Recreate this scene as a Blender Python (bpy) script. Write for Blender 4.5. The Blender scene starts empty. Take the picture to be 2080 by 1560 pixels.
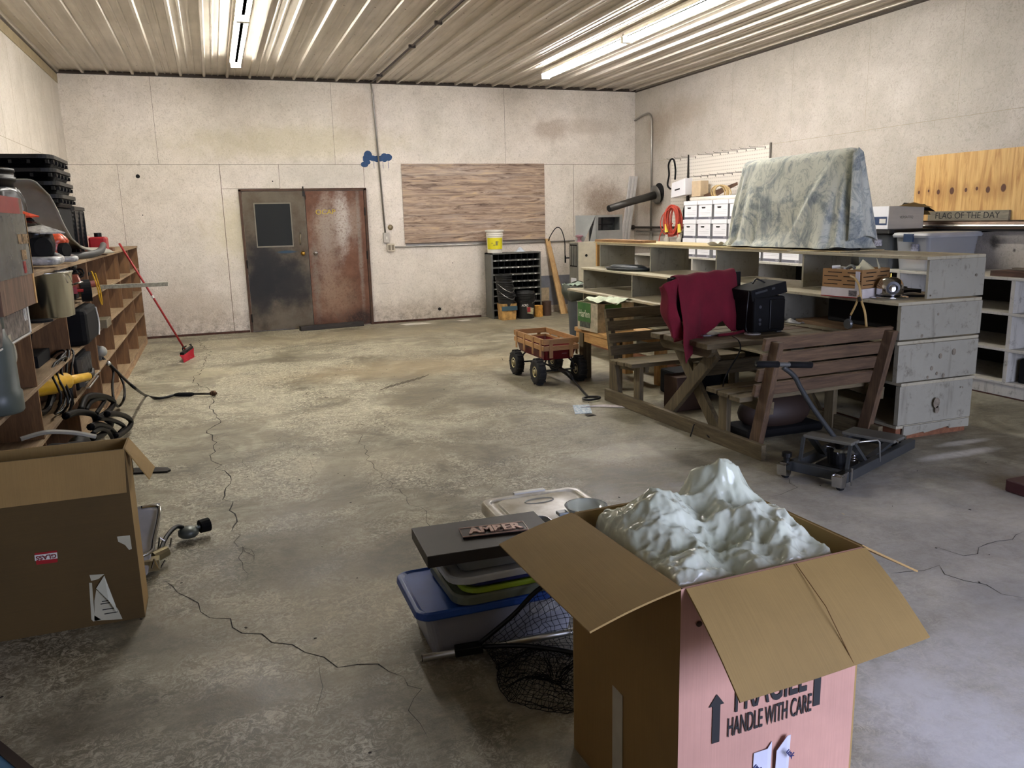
import bpy, bmesh, math, random
from mathutils import Vector, Matrix, noise
PI = math.pi
C = bpy.context.scene.collection
S = bpy.context.scene
random.seed(7)

# ---------------------------------------------------------------- camera, world, lights, exposure
F, YAW, PITCH, ROLL, EYE = 1635.4931, 0.3460, 0.2022, -0.0245, 1.5735
def _cam():
    cy, sy, cp, sp = math.cos(YAW), math.sin(YAW), math.cos(PITCH), math.sin(PITCH)
    f = Vector((sy*cp, cy*cp, -sp)); r = Vector((cy, -sy, 0)); u = r.cross(f)
    c, s = math.cos(ROLL), math.sin(ROLL)
    r2 = c*r + s*u; u2 = -s*r + c*u
    cd = bpy.data.cameras.new('camera'); cd.sensor_width = 36; cd.lens = F/2080*36
    cd.clip_start = .05; cd.clip_end = 200
    co = bpy.data.objects.new('camera', cd); C.objects.link(co)
    m = Matrix(((r2.x, u2.x, -f.x, 0), (r2.y, u2.y, -f.y, 0), (r2.z, u2.z, -f.z, EYE), (0, 0, 0, 1)))
    co.matrix_world = m; S.camera = co
_cam()
D, XL, XR, H, YF = 12.67, -1.755, 6.90, 3.656, -1.3      # back wall, left wall, right wall, ceiling, front wall
S.view_settings.view_transform = 'Standard'; S.view_settings.look = 'None'
S.view_settings.gamma = 1; S.view_settings.use_curve_mapping = False
S.view_settings.exposure = 1.9
w = bpy.data.worlds.new('daylight'); S.world = w; w.use_nodes = True
w.node_tree.nodes['Background'].inputs[0].default_value = (.66, .72, 1.0, 1)
w.node_tree.nodes['Background'].inputs[1].default_value = 4.0
TUBE = 26.0
DOOR_OPEN = (1.8, 4.7, 0.0, 2.3)                          # garage opening behind the camera: x0,x1,z0,z1
pl = bpy.data.lights.new('door_portal', 'AREA'); pl.shape = 'RECTANGLE'
pl.size = DOOR_OPEN[1]-DOOR_OPEN[0]; pl.size_y = DOOR_OPEN[3]
pl.cycles.is_portal = True
po = bpy.data.objects.new('door_portal', pl); C.objects.link(po)
po.location = ((DOOR_OPEN[0]+DOOR_OPEN[1])/2, YF-.12, DOOR_OPEN[3]/2); po.rotation_euler = (PI/2, 0, 0)

# ---------------------------------------------------------------- node materials
def lin(c):
    return tuple(((x/255)/12.92 if x/255 <= .04045 else ((x/255+.055)/1.055)**2.4) for x in c)+(1,)
class NT:
    def __init__(s, name):
        s.m = bpy.data.materials.new(name); s.m.use_nodes = True
        s.t = s.m.node_tree; s.b = s.t.nodes['Principled BSDF']; s._c = None
    def n(s, typ, **kw):
        nd = s.t.nodes.new(typ)
        for k, v in kw.items():
            if k.startswith('i_'): nd.inputs[k[2:].replace('_', ' ')].default_value = v
            else: setattr(nd, k, v)
        return nd
    def l(s, a, b): s.t.links.new(a, b)
    def coord(s, scale=(1, 1, 1), loc=(0, 0, 0), rot=(0, 0, 0), kind='Object'):
        tc = s.n('ShaderNodeTexCoord'); mp = s.n('ShaderNodeMapping')
        mp.inputs['Scale'].default_value = scale; mp.inputs['Location'].default_value = loc; mp.inputs['Rotation'].default_value = rot
        s.l(tc.outputs[kind], mp.inputs[0]); return mp.outputs[0]
    def noise(s, co, scale=5, detail=5, rough=.6, dist=0):
        nd = s.n('ShaderNodeTexNoise', i_Scale=scale, i_Detail=detail, i_Roughness=rough, i_Distortion=dist)
        s.l(co, nd.inputs['Vector']); return nd.outputs['Fac']
    def ramp(s, fac, stops):
        r = s.n('ShaderNodeValToRGB'); e = r.color_ramp.elements
        while len(e) < len(stops): e.new(.5)
        for el, (p, c) in zip(e, stops):
            el.position = p; el.color = c if len(c) == 4 else tuple(c)+(1,)
        s.l(fac, r.inputs[0]); return r.outputs[0]
    def mix(s, fac, a, b, mode='MIX'):
        m = s.n('ShaderNodeMix', data_type='RGBA', blend_type=mode)
        for sock, v in ((0, fac), (6, a), (7, b)):
            if hasattr(v, 'links'): s.l(v, m.inputs[sock])
            else: m.inputs[sock].default_value = v
        return m.outputs[2]
    def math(s, op, a, b=0.0, clamp=False):
        m = s.n('ShaderNodeMath', operation=op, use_clamp=clamp)
        for i, v in ((0, a), (1, b)):
            if hasattr(v, 'links'): s.l(v, m.inputs[i])
            else: m.inputs[i].default_value = v
        return m.outputs[0]
    def out(s, col=None, rough=None, metal=None, bump=None, bs=.3, bd=.01, **kw):
        if col is not None:
            if hasattr(col, 'links'): s.l(col, s.b.inputs['Base Color'])
            else: s.b.inputs['Base Color'].default_value = col
        if rough is not None:
            if hasattr(rough, 'links'): s.l(rough, s.b.inputs['Roughness'])
            else: s.b.inputs['Roughness'].default_value = rough
        if metal is not None: s.b.inputs['Metallic'].default_value = metal
        if bump is not None:
            b = s.n('ShaderNodeBump', i_Strength=bs, i_Distance=bd); s.l(bump, b.inputs['Height']); s.l(b.outputs[0], s.b.inputs['Normal'])
        for k, v in kw.items(): s.b.inputs[k.replace('_', ' ')].default_value = v
        return s.m
def ell(k, px, pz, cx, cz, rx, rz, soft=.5, wob=None):
    """soft elliptical blob mask for stains, knots and painted-in daylight; px,pz are coordinate sockets"""
    a = k.math('DIVIDE', k.math('SUBTRACT', px, cx), rx); b = k.math('DIVIDE', k.math('SUBTRACT', pz, cz), rz)
    d = k.math('SQRT', k.math('ADD', k.math('MULTIPLY', a, a), k.math('MULTIPLY', b, b)))
    if wob is not None: d = k.math('ADD', d, wob)
    mr = k.n('ShaderNodeMapRange', interpolation_type='SMOOTHSTEP'); mr.inputs[1].default_value = 1+soft/2; mr.inputs[2].default_value = 1-soft/2
    k.l(d, mr.inputs[0]); return mr.outputs[0]
_M = {}
def plain(name, rgb, rough=.5, metal=0, var=.12, scale=8, bump=0, **kw):
    if name in _M: return _M[name]
    k = NT(name); c = lin(rgb); co = k.coord()
    f = k.noise(co, scale, 4)
    a = tuple(x*(1-var) for x in c[:3])+(1,); b = tuple(min(1, x*(1+var)) for x in c[:3])+(1,)
    col = k.ramp(f, [(.3, a), (.7, b)])
    _M[name] = k.out(col, rough, metal, f if bump else None, bump, **kw); return _M[name]
def wood(name, dark, light, axis='X', rough=.65, scale=1.0, knots=False):
    key = name+axis
    if key in _M: return _M[key]
    k = NT('wood_'+key); sc = {'X': (1.2, 14, 14), 'Y': (14, 1.2, 14), 'Z': (14, 14, 1.2)}[axis]
    co = k.coord(tuple(v*scale for v in sc)); f = k.noise(co, 2.2, 6, .65, .6)
    g = k.noise(k.coord(tuple(v*scale*3 for v in sc)), 4, 3, .6)
    big = k.noise(k.coord(), 2.5, 2)
    col = k.ramp(f, [(.3, lin(dark)), (.7, lin(light))])
    col = k.mix(.35, col, k.ramp(g, [(.35, (.55, .55, .55)), (.65, (1.25, 1.25, 1.25))]), 'MULTIPLY')
    col = k.mix(.6, col, k.ramp(big, [(.3, (.7, .7, .7)), (.7, (1.2, 1.2, 1.2))]), 'MULTIPLY')
    _M[key] = k.out(col, rough, 0, f, .25, .004); return _M[key]
def painted(name, rgb, dirt=(92, 80, 60), amt=.5, rough=.55):
    if name in _M: return _M[name]
    k = NT(name); co = k.coord((1, 1, 1)); f = k.noise(co, 3, 6, .7); g = k.noise(k.coord((1, 1, 1)), 14, 6, .75)
    st = k.noise(k.coord((7, 7, .8)), 2.5, 4)
    m1 = k.ramp(g, [(.56, (0, 0, 0)), (.72, (amt, amt, amt))])
    base = k.ramp(f, [(.3, tuple(x*.82 for x in lin(rgb)[:3])), (.7, lin(rgb))])
    col = k.mix(m1, base, lin(dirt)); m2 = k.ramp(st, [(.58, (0, 0, 0)), (.75, (.35*amt/.5,)*3)])
    col = k.mix(m2, col, lin(dirt))
    _M[name] = k.out(col, rough, 0, g, .12, .003); return _M[name]

# ---------------------------------------------------------------- mesh builder
class MB:
    def __init__(s): s.v = []; s.f = []; s.M = Matrix()
    def at(s, loc=(0, 0, 0), rz=0, rx=0, ry=0):
        s.M = Matrix.Translation(loc) @ Matrix.Rotation(rz, 4, 'Z') @ Matrix.Rotation(ry, 4, 'Y') @ Matrix.Rotation(rx, 4, 'X'); return s
    def add(s, vs, fs):
        o = len(s.v); s.v += [tuple(s.M @ Vector(v)) for v in vs]; s.f += [tuple(i+o for i in f) for f in fs]; return s
    def box(s, x0, x1, y0, y1, z0, z1):
        return s.add([(x0, y0, z0), (x1, y0, z0), (x1, y1, z0), (x0, y1, z0), (x0, y0, z1), (x1, y0, z1), (x1, y1, z1), (x0, y1, z1)],
                     [(0, 3, 2, 1), (4, 5, 6, 7), (0, 1, 5, 4), (1, 2, 6, 5), (2, 3, 7, 6), (3, 0, 4, 7)])
    def hexa(s, b, t): return s.add(list(b)+list(t), [(0, 3, 2, 1), (4, 5, 6, 7), (0, 1, 5, 4), (1, 2, 6, 5), (2, 3, 7, 6), (3, 0, 4, 7)])
    def bar(s, p0, p1, w, h, up=(0, 0, 1)):
        p0, p1 = Vector(p0), Vector(p1); d = (p1-p0).normalized(); up = Vector(up)
        a = d.cross(up)
        if a.length < 1e-4: a = d.cross(Vector((1, 0, 0)))
        a.normalize(); b = a.cross(d).normalized(); a *= w/2; b *= h/2
        return s.hexa([p0-a-b, p0+a-b, p1+a-b, p1-a-b], [p0-a+b, p0+a+b, p1+a+b, p1-a+b])
    def tube(s, pts, r, n=8, closed=False):
        pts = [Vector(p) for p in pts]; m = len(pts); rs = r if isinstance(r, (list, tuple)) else [r]*m
        vs = []; nrm = None
        for i, p in enumerate(pts):
            a = pts[(i-1) % m] if (closed or i > 0) else p; b = pts[(i+1) % m] if (closed or i < m-1) else p
            d = (b-a).normalized() if (b-a).length > 1e-9 else Vector((0, 0, 1))
            if nrm is None:
                nrm = d.orthogonal().normalized()
            else:
                nrm = (nrm-d*nrm.dot(d)); nrm = nrm.normalized() if nrm.length > 1e-6 else d.orthogonal().normalized()
            bb = d.cross(nrm)
            for j in range(n):
                t = 2*PI*j/n; vs.append(p+(nrm*math.cos(t)+bb*math.sin(t))*rs[i])
        fs = []
        for i in range(m if closed else m-1):
            k = (i+1) % m
            for j in range(n): fs.append((i*n+j, i*n+(j+1) % n, k*n+(j+1) % n, k*n+j))
        if not closed: fs += [tuple(range(n))[::-1], tuple((m-1)*n+j for j in range(n))]
        return s.add(vs, fs)
    def cyl(s, p0, p1, r0, r1=None, n=20): return s.tube([p0, p1], [r0, r1 if r1 is not None else r0], n)
    def lathe(s, prof, c=(0, 0, 0), n=24, sx=1, sy=1):
        vs = []
        for r, z in prof:
            for j in range(n):
                t = 2*PI*j/n; vs.append((c[0]+r*sx*math.cos(t), c[1]+r*sy*math.sin(t), c[2]+z))
        fs = []
        for i in range(len(prof)-1):
            for j in range(n): fs.append((i*n+j, i*n+(j+1) % n, (i+1)*n+(j+1) % n, (i+1)*n+j))
        fs.append(tuple(range(n))[::-1]); fs.append(tuple((len(prof)-1)*n+j for j in range(n)))
        return s.add(vs, fs)
    def prism(s, poly, a0, a1, axis='Z'):
        mp = {'Z': lambda p, a: (p[0], p[1], a), 'Y': lambda p, a: (p[0], a, p[1]), 'X': lambda p, a: (a, p[0], p[1])}[axis]
        n = len(poly); vs = [mp(p, a0) for p in poly]+[mp(p, a1) for p in poly]
        return s.add(vs, [tuple(range(n))[::-1], tuple(range(n, 2*n))]+[(i, (i+1) % n, n+(i+1) % n, n+i) for i in range(n)])
    def ball(s, c, rx, ry=None, rz=None, n=16, m=10):
        ry = ry or rx; rz = rz or rx
        prof = [(math.sin(PI*i/m), -math.cos(PI*i/m)) for i in range(m+1)]
        vs = []; 
        for r, z in prof:
            for j in range(n):
                t = 2*PI*j/n; vs.append((c[0]+rx*max(r, .001)*math.cos(t), c[1]+ry*max(r, .001)*math.sin(t), c[2]+rz*z))
        fs = []
        for i in range(m):
            for j in range(n): fs.append((i*n+j, i*n+(j+1) % n, (i+1)*n+(j+1) % n, (i+1)*n+j))
        return s.add(vs, fs)
    def grid(s, fn, nu, nv, thick=0):
        P_ = [[Vector(fn(i/nu, j/nv)) for j in range(nv+1)] for i in range(nu+1)]
        vs = [p for row in P_ for p in row]; w_ = nv+1
        fs = [(i*w_+j, (i+1)*w_+j, (i+1)*w_+j+1, i*w_+j+1) for i in range(nu) for j in range(nv)]
        return s.add(vs, fs)
WORLD = {}
def tag(o, label=None, cat=None, group=None, kind=None):
    if label: o['label'] = label
    if cat: o['category'] = cat
    if group: o['group'] = group
    if kind: o['kind'] = kind
    return o
def thing(name, label, cat, loc=(0, 0, 0), rz=0, group=None, world=False):
    o = bpy.data.objects.new(name, None); C.objects.link(o); o.location = loc; o.rotation_euler = (0, 0, rz)
    o.empty_display_size = .1
    tag(o, label, cat, group)
    if world: WORLD[o.name] = (Matrix.Translation(loc) @ Matrix.Rotation(rz, 4, 'Z')).inverted()
    return o
def build(name, mb, mat, parent=None, bevel=0, smooth=False, solid=0, sub=0, base=None, weld=False, wire=0):
    me = bpy.data.meshes.new(name); vs = [Vector(v) for v in mb.v]
    r = parent
    while r is not None and r.parent is not None: r = r.parent
    if r is not None and r.name in WORLD: vs = [WORLD[r.name] @ v for v in vs]
    loc = (0, 0, 0)
    if parent is None and base is not None:
        loc = base; vs = [v-Vector(base) for v in vs]
    elif parent is None:
        x = [v.x for v in vs]; y = [v.y for v in vs]; z = min(v.z for v in vs)
        loc = ((min(x)+max(x))/2, (min(y)+max(y))/2, z); vs = [v-Vector(loc) for v in vs]
    me.from_pydata(vs, [], mb.f)
    bm = bmesh.new(); bm.from_mesh(me)
    if weld: bmesh.ops.remove_doubles(bm, verts=bm.verts, dist=.0005)
    if not solid: bmesh.ops.recalc_face_normals(bm, faces=bm.faces)
    bm.to_mesh(me); bm.free()
    me.materials.append(mat)
    if smooth:
        for p in me.polygons: p.use_smooth = True
    o = bpy.data.objects.new(name, me); C.objects.link(o); o.parent = parent; o.location = loc
    if solid:
        md = o.modifiers.new('thickness', 'SOLIDIFY'); md.thickness = solid; md.offset = 0
    if sub:
        md = o.modifiers.new('subdiv', 'SUBSURF'); md.levels = sub; md.render_levels = sub
    if bevel:
        md = o.modifiers.new('bevel', 'BEVEL'); md.width = bevel; md.segments = 2; md.limit_method = 'ANGLE'; md.angle_limit = .6
    if wire:
        md = o.modifiers.new('wire', 'WIREFRAME'); md.thickness = wire; md.use_even_offset = False
    return o
def struct(name, mb, mat, parent=None, **kw):
    o = build(name, mb, mat, parent, **kw)
    if parent is None: o['kind'] = 'structure'
    return o
def copy_tree(o, parent=None):
    c = o.copy(); C.objects.link(c); c.parent = parent
    if o.name in WORLD: WORLD[c.name] = WORLD[o.name]
    for ch in [x for x in list(bpy.data.objects) if x.parent == o]: copy_tree(ch, c)
    return c
def text(name, body, size, mat, loc, rot, parent=None, sx=1.0, ext=.0006, bold=0, align='CENTER', world_parent=True):
    cu = bpy.data.curves.new(name, 'FONT'); cu.body = body; cu.size = size; cu.extrude = ext; cu.offset = bold; cu.align_x = align; cu.align_y = 'CENTER'
    tmp = bpy.data.objects.new('tmp', cu); C.objects.link(tmp)
    dg = bpy.context.evaluated_depsgraph_get(); me = bpy.data.meshes.new_from_object(tmp.evaluated_get(dg))
    C.objects.unlink(tmp); bpy.data.objects.remove(tmp)
    M = (Matrix.Translation(loc) @ rot.to_4x4()) @ Matrix.Diagonal((sx, 1, 1, 1))
    r = parent
    while r is not None and r.parent is not None: r = r.parent
    if r is not None and r.name in WORLD and world_parent: M = WORLD[r.name] @ M
    me.transform(M); me.materials.clear(); me.materials.append(mat)
    o = bpy.data.objects.new(name, me); C.objects.link(o); o.parent = parent; return o
def basis(x, y):
    x = Vector(x).normalized(); y = Vector(y); y = (y-x*y.dot(x)).normalized(); z = x.cross(y)
    return Matrix((x, y, z)).transposed()
def smooth_path(pts, k=6):
    pts = [Vector(p) for p in pts]; out = []
    for i in range(len(pts)-1):
        p0 = pts[max(i-1, 0)]; p1 = pts[i]; p2 = pts[i+1]; p3 = pts[min(i+2, len(pts)-1)]
        for j in range(k):
            t = j/k; out.append(.5*((2*p1)+(-p0+p2)*t+(2*p0-5*p1+4*p2-p3)*t*t+(-p0+3*p1-3*p2+p3)*t**3))
    out.append(pts[-1]); return out
def rr(hx, hy, r, n=5):
    """rounded rectangle outline"""
    o = []
    for cx, cy, a in ((hx-r, hy-r, 0), (-hx+r, hy-r, PI/2), (-hx+r, -hy+r, PI), (hx-r, -hy+r, 1.5*PI)):
        for i in range(n+1): t = a+PI/2*i/n; o.append((cx+r*math.cos(t), cy+r*math.sin(t)))
    return o
def loft(mb, rings, cap0=True, cap1=True):
    n = len(rings[0]); vs = [p for r in rings for p in r]; fs = []
    for i in range(len(rings)-1):
        for j in range(n): fs.append((i*n+j, i*n+(j+1) % n, (i+1)*n+(j+1) % n, (i+1)*n+j))
    if cap0: fs.append(tuple(range(n))[::-1])
    if cap1: fs.append(tuple((len(rings)-1)*n+j for j in range(n)))
    return mb.add(vs, fs)
def tub(mb, hx, hy, h, r, taper=.9, wall=.006, z0=0):
    """open tub with inside"""
    def ring(k, z): return [(x*k, y*k, z0+z) for x, y in rr(hx, hy, r)]
    return loft(mb, [ring(taper, 0), ring(1, h), ring(1-wall/hx, h), ring(taper-wall/hx, wall)])
# ---------------------------------------------------------------- the room
def sep(k, co):
    s_ = k.n('ShaderNodeSeparateXYZ'); k.l(co, s_.inputs[0]); return s_.outputs
def wall_mat(name, ax, blobs=(), base=(230, 221, 208), low=.5, dim=1.0):
    k = NT(name); co = k.coord(); x, y, z = sep(k, co); h = x if ax == 'X' else y
    big = k.noise(co, .55, 5, .6); mid = k.noise(co, 3.5, 6, .7); fine = k.noise(co, 38, 4, .7, 1.5); strand = k.noise(co, 17, 3, .6, 3.0)
    col = k.ramp(big, [(.3, lin((214, 206, 192))), (.55, lin(base)), (.75, lin((236, 227, 218)))])
    col = k.mix(.55, col, k.ramp(mid, [(.35, (.8, .79, .76)), (.6, (1.03, 1.03, 1.03))]), 'MULTIPLY')
    col = k.mix(.7, col, k.ramp(strand, [(.34, (.74, .72, .68)), (.46, (.97, .96, .95)), (.6, (1.04, 1.04, 1.04))]), 'MULTIPLY')
    speck = k.math('MULTIPLY', k.ramp(fine, [(.63, (0, 0, 0)), (.74, (1, 1, 1))]), k.ramp(mid, [(.45, (.1,)*3), (.65, (.9,)*3)]))
    col = k.mix(speck, col, lin((120, 105, 85)))
    wob = k.math('MULTIPLY', k.math('SUBTRACT', k.noise(co, 5, 5, .75), .5), 1.6)
    for cx, cz, rx, rz, c, a in blobs:
        m = k.math('MULTIPLY', ell(k, h, z, cx, cz, rx, rz, 1.2, wob), a); m = k.math('MULTIPLY', m, k.ramp(fine, [(.3, (.55,)*3), (.6, (1,)*3)]))
        col = k.mix(m, col, lin(c))
    mr = k.n('ShaderNodeMapRange'); mr.inputs[1].default_value = low; mr.inputs[2].default_value = 0; k.l(z, mr.inputs[0])
    g = k.math('MULTIPLY', mr.outputs[0], k.ramp(k.noise(co, 9, 6, .8), [(.42, (0,)*3), (.66, (.85,)*3)]))
    col = k.mix(g, col, lin((98, 80, 58)))
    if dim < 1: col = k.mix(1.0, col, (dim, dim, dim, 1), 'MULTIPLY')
    return k.out(col, .42, 0, k.math('ADD', strand, k.math('MULTIPLY', fine, .5)), .55, .010)
BR = (150, 128, 104)
mw_back = wall_mat('painted_strand_board_back', 'X', [(5.35, 2.98, .28, .16, BR, .6), (6.1, 3.05, .5, .12, (170, 155, 135), .5), (6.25, 1.85, .38, .3, (128, 104, 82), .8), (6.6, 1.6, .3, .18, BR, .7),
    (.55, 1.5, .55, .42, (206, 196, 160), .7), (1.3, 2.75, 1.5, .22, (190, 180, 140), .55), (1.6, 2.3, .8, .2, (175, 170, 158), .5), (2.2, 3.2, .3, .35, (180, 160, 135), .35), (-.6, .35, .7, .4, (170, 150, 125), .5), (3.1, .15, 3, .15, (150, 132, 110), .35)])
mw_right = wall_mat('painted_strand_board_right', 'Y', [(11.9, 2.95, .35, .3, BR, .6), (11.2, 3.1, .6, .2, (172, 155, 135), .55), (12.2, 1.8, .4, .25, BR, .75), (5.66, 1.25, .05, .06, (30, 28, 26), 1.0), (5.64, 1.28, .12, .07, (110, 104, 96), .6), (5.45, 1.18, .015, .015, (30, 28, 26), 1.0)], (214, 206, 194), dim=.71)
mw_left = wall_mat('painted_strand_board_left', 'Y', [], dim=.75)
# floor
def floor_mat():
    k = NT('worn_concrete'); co = k.coord(); x, y, z = sep(k, co)
    big = k.noise(co, .42, 5, .6, .5); mid = k.noise(co, 2.1, 7, .68, .8); fine = k.noise(co, 11, 7, .8, .4); grit = k.noise(co, 130, 3, .6)
    trow = k.noise(k.coord((1, 2.6, 1), rot=(0, 0, .35)), 4.5, 6, .75, 1.2)
    col = k.ramp(mid, [(.32, lin((86, 79, 60))), (.48, lin((122, 114, 94))), (.64, lin((160, 154, 134)))])
    col = k.mix(.8, col, k.ramp(big, [(.32, (.56, .55, .52)), (.5, (.95, .95, .94)), (.66, (1.15, 1.15, 1.12))]), 'MULTIPLY')
    col = k.mix(.6, col, k.ramp(trow, [(.34, (.5, .5, .48)), (.52, (1, 1, 1)), (.68, (1.25, 1.25, 1.22))]), 'MULTIPLY')
    pw = k.math('MULTIPLY', k.ramp(fine, [(.50, (0,)*3), (.60, (1,)*3)]), k.ramp(mid, [(.42, (0,)*3), (.56, (.85,)*3)]))
    zone = k.noise(co, .9, 4, .7, .6); zr = k.n('ShaderNodeMapRange'); zr.inputs[1].default_value = 3.2; zr.inputs[2].default_value = 1.2; k.l(x, zr.inputs[0])
    fl2 = k.noise(co, 26, 6, .85, 1.8)
    pw = k.math('MULTIPLY', k.ramp(fl2, [(.47, (0,)*3), (.58, (1,)*3)]), k.ramp(zone, [(.42, (.08,)*3), (.54, (1,)*3)])); pw = k.math('MULTIPLY', pw, k.math('ADD', k.math('MULTIPLY', zr.outputs[0], .85), .15))
    col = k.mix(pw, col, lin((196, 189, 166)))
    col = k.mix(.5, col, k.ramp(grit, [(.35, (.78,)*3), (.6, (1.1,)*3)]), 'MULTIPLY')
    wob = k.math('MULTIPLY', k.math('SUBTRACT', k.noise(co, 3, 6, .75), .5), 1.5)
    DK = (66, 58, 44)
    for cx, cy, rx, ry, c, a in [(.1, 3.95, .3, .28, DK, .6), (1.2, 2.6, .5, .35, DK, .45), (-.35, 2.35, .4, .22, DK, .45), (2.4, 7.4, .9, .8, DK, .35), (2.0, 8.6, 1.4, .5, (150, 128, 92), .4), (.2, 12.1, .35, .08, DK, .6),
                                 (.9, 9.8, .5, .25, DK, .25), (2.4, 5.3, .8, .4, DK, .35), (2.3, 1.2, .25, .2, DK, .5), (3.0, 2.6, .4, .15, DK, .5), (.9, 5.2, .5, .3, (186, 176, 150), .35), (-.2, 9.3, .3, .3, (190, 180, 150), .5), (1.8, 11.5, 2.5, .5, (165, 150, 118), .35),
                                 (2.55, 4.7, .35, .18, (205, 200, 182), .35), (4.45, 3.76, .28, .05, (225, 222, 212), .9), (4.7, 3.95, .2, .04, (225, 222, 212), .7), (2.0, 1.6, .22, .32, (225, 226, 232), .75), (2.55, 2.0, .35, .12, (190, 190, 190), .4), (-.5, 2.72, .22, .2, DK, .5), (.12, 3.6, .36, .14, (84, 78, 64), .6), (-.22, 3.15, .25, .14, (90, 84, 68), .55), (3.0, 2.2, .22, .14, (70, 66, 60), .8), (3.0, 2.6, 1.5, 1.3, (186, 184, 182), .55), (2.1, 1.3, .6, .7, (200, 198, 200), .5), (.35, 3.1, .5, .35, (180, 170, 140), .3)]:  # big pale blobs at the right front paint daylight into the concrete
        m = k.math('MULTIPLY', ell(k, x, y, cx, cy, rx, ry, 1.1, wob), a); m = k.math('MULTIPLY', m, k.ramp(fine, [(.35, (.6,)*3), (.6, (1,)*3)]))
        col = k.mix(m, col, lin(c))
    rgh = k.ramp(mid, [(.3, (.42,)*3), (.6, (.62,)*3)])
    return k.out(col, rgh, 0, k.math('ADD', fine, k.math('MULTIPLY', mid, 2)), .25, .006)
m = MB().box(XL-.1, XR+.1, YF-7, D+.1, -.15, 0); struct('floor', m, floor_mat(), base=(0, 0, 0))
struct('wall_back', MB().box(XL-.1, XR+.1, D, D+.1, 0, H), mw_back, base=(0, 0, 0))
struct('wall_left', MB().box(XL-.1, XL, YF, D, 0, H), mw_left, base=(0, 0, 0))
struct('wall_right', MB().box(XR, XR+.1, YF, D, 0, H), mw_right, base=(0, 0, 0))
x0, x1, z0, z1 = DOOR_OPEN
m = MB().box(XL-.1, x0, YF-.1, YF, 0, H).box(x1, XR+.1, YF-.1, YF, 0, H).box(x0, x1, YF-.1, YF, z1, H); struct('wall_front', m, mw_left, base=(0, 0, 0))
# corrugated ceiling
k = NT('ribbed_steel_ceiling'); co = k.coord(); x, y, z = sep(k, co)
n1 = k.noise(k.coord((3, .25, 1)), 3, 4); n2 = k.noise(co, 1.2, 5, .7)
col = k.ramp(n1, [(.3, lin((182, 174, 160))), (.7, lin((216, 209, 196)))]); col = k.mix(.6, col, k.ramp(n2, [(.3, (.75, .74, .7)), (.6, (1.05,)*3)]), 'MULTIPLY')
mceil = k.out(col, .36, .45)
pitch = .3048; prof = []
x = XL-.02
while x < XR+.02:
    prof += [(x, H), (x+.012, H+.0), (x+.022, H-.034), (x+.05, H-.034), (x+.062, H)]
    for q in (.125, .205): prof += [(x+q, H), (x+q+.008, H-.007), (x+q+.02, H-.007), (x+q+.028, H)]
    x += pitch
m = MB(); n = len(prof); ys = [YF-.1, D+.02]
m.add([(px_, yy, pz) for yy in ys for px_, pz in prof], [(i, i+1, n+i+1, n+i) for i in range(n-1)])
m.box(XL-.1, XR+.1, YF-.1, D+.1, H+.01, H+.06)
ceil = struct('ceiling', m, mceil, base=(0, 0, 0))
scr = MB(); x = XL+.2
i = 0
while x < XR:
    for yy in [D-.55-1.22*j for j in range(9)]:
        scr.cyl((x-.085, yy, H), (x-.085, yy, H-.007), .008, .008, 6)
    x += pitch
mdk = plain('dark_metal', (40, 36, 32), .5, .5)
o = struct('ceiling_screw', scr, mdk, ceil); o['kind'] = 'stuff'
struct('trim_1', MB().box(XL, XR, D-.02, D, H-.045, H-.0), plain('dark_trim', (62, 52, 42), .7), base=(0, D, H-.045))
struct('trim_2', MB().box(XL, XL+.012, 0, D-.02, H-.06, H-.04), plain('dark_trim', (62, 52, 42), .7), base=(XL, 0, H-.06))
struct('trim_3', MB().box(XL, XL+.01, 0, D-.02, H-.17, H-.06), plain('tan_trim', (150, 135, 105), .6), base=(XL, 0, H-.17))
struct('trim_4', MB().box(XR-.012, XR, 0, D-.02, H-.055, H-.035), plain('dark_trim', (62, 52, 42), .7), base=(XR, 0, H-.055))
mrust = plain('rusty_base', (74, 46, 34), .8, .2, .4, 20)
struct('baseboard_back', MB().box(XL, .40, D-.03, D, 0, .03).box(2.27, 4.05, D-.03, D, 0, .03), mrust, base=(0, D, 0))
# board seams and nail marks on walls
seam = plain('seam_brown', (110, 98, 80), .8)  # brown tone of the board joints
def seams(name, lines, ax, par, mat_=None):
    m = MB()
    for a, b, w_ in lines:
        if ax == 'Y':
            m.bar((a[0], D-.0005, a[1]), (b[0], D-.0005, b[1]), .001, w_, up=(1, 0, 0) if abs(a[0]-b[0]) < .01 else (0, 0, 1))
        else: m.bar((par[0], a[0], a[1]), (par[0], b[0], b[1]), .001, w_, up=(0, 1, 0) if abs(a[0]-b[0]) < .01 else (0, 0, 1))
    return m
wb = bpy.data.objects['wall_back']; wr = bpy.data.objects['wall_right']; wl = bpy.data.objects['wall_left']
def vline(m, x, z0, z1, w=.006): m.box(x-w/2, x+w/2, D-.001, D, z0, z1)
m = MB(); m.box(XL, 2.25, D-.001, D, 2.437, 2.443); m.box(5.22, XR, D-.001, D, 2.437, 2.443)
for x, a, b, w_ in ((-.62, 2.44, H, .004), (-1.15, 0, 2.44, .004), (.18, 0, 2.44, .008), (1.83, 2.44, H, .004), (4.55, 2.44, H, .004), (5.75, 1.25, 2.44, .006), (2.25, 2.1, 2.44, .006), (1.0, 2.1, 2.44, .005), (5.25, 0, .5, .004)): vline(m, x, a, b, w_)
m.box(.18, 1.0, D-.001, D, 2.098, 2.103).box(2.37, 2.55, D-.001, D, .62, .622)
struct('panel_seam', m, seam, wb)
m = MB()
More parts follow.
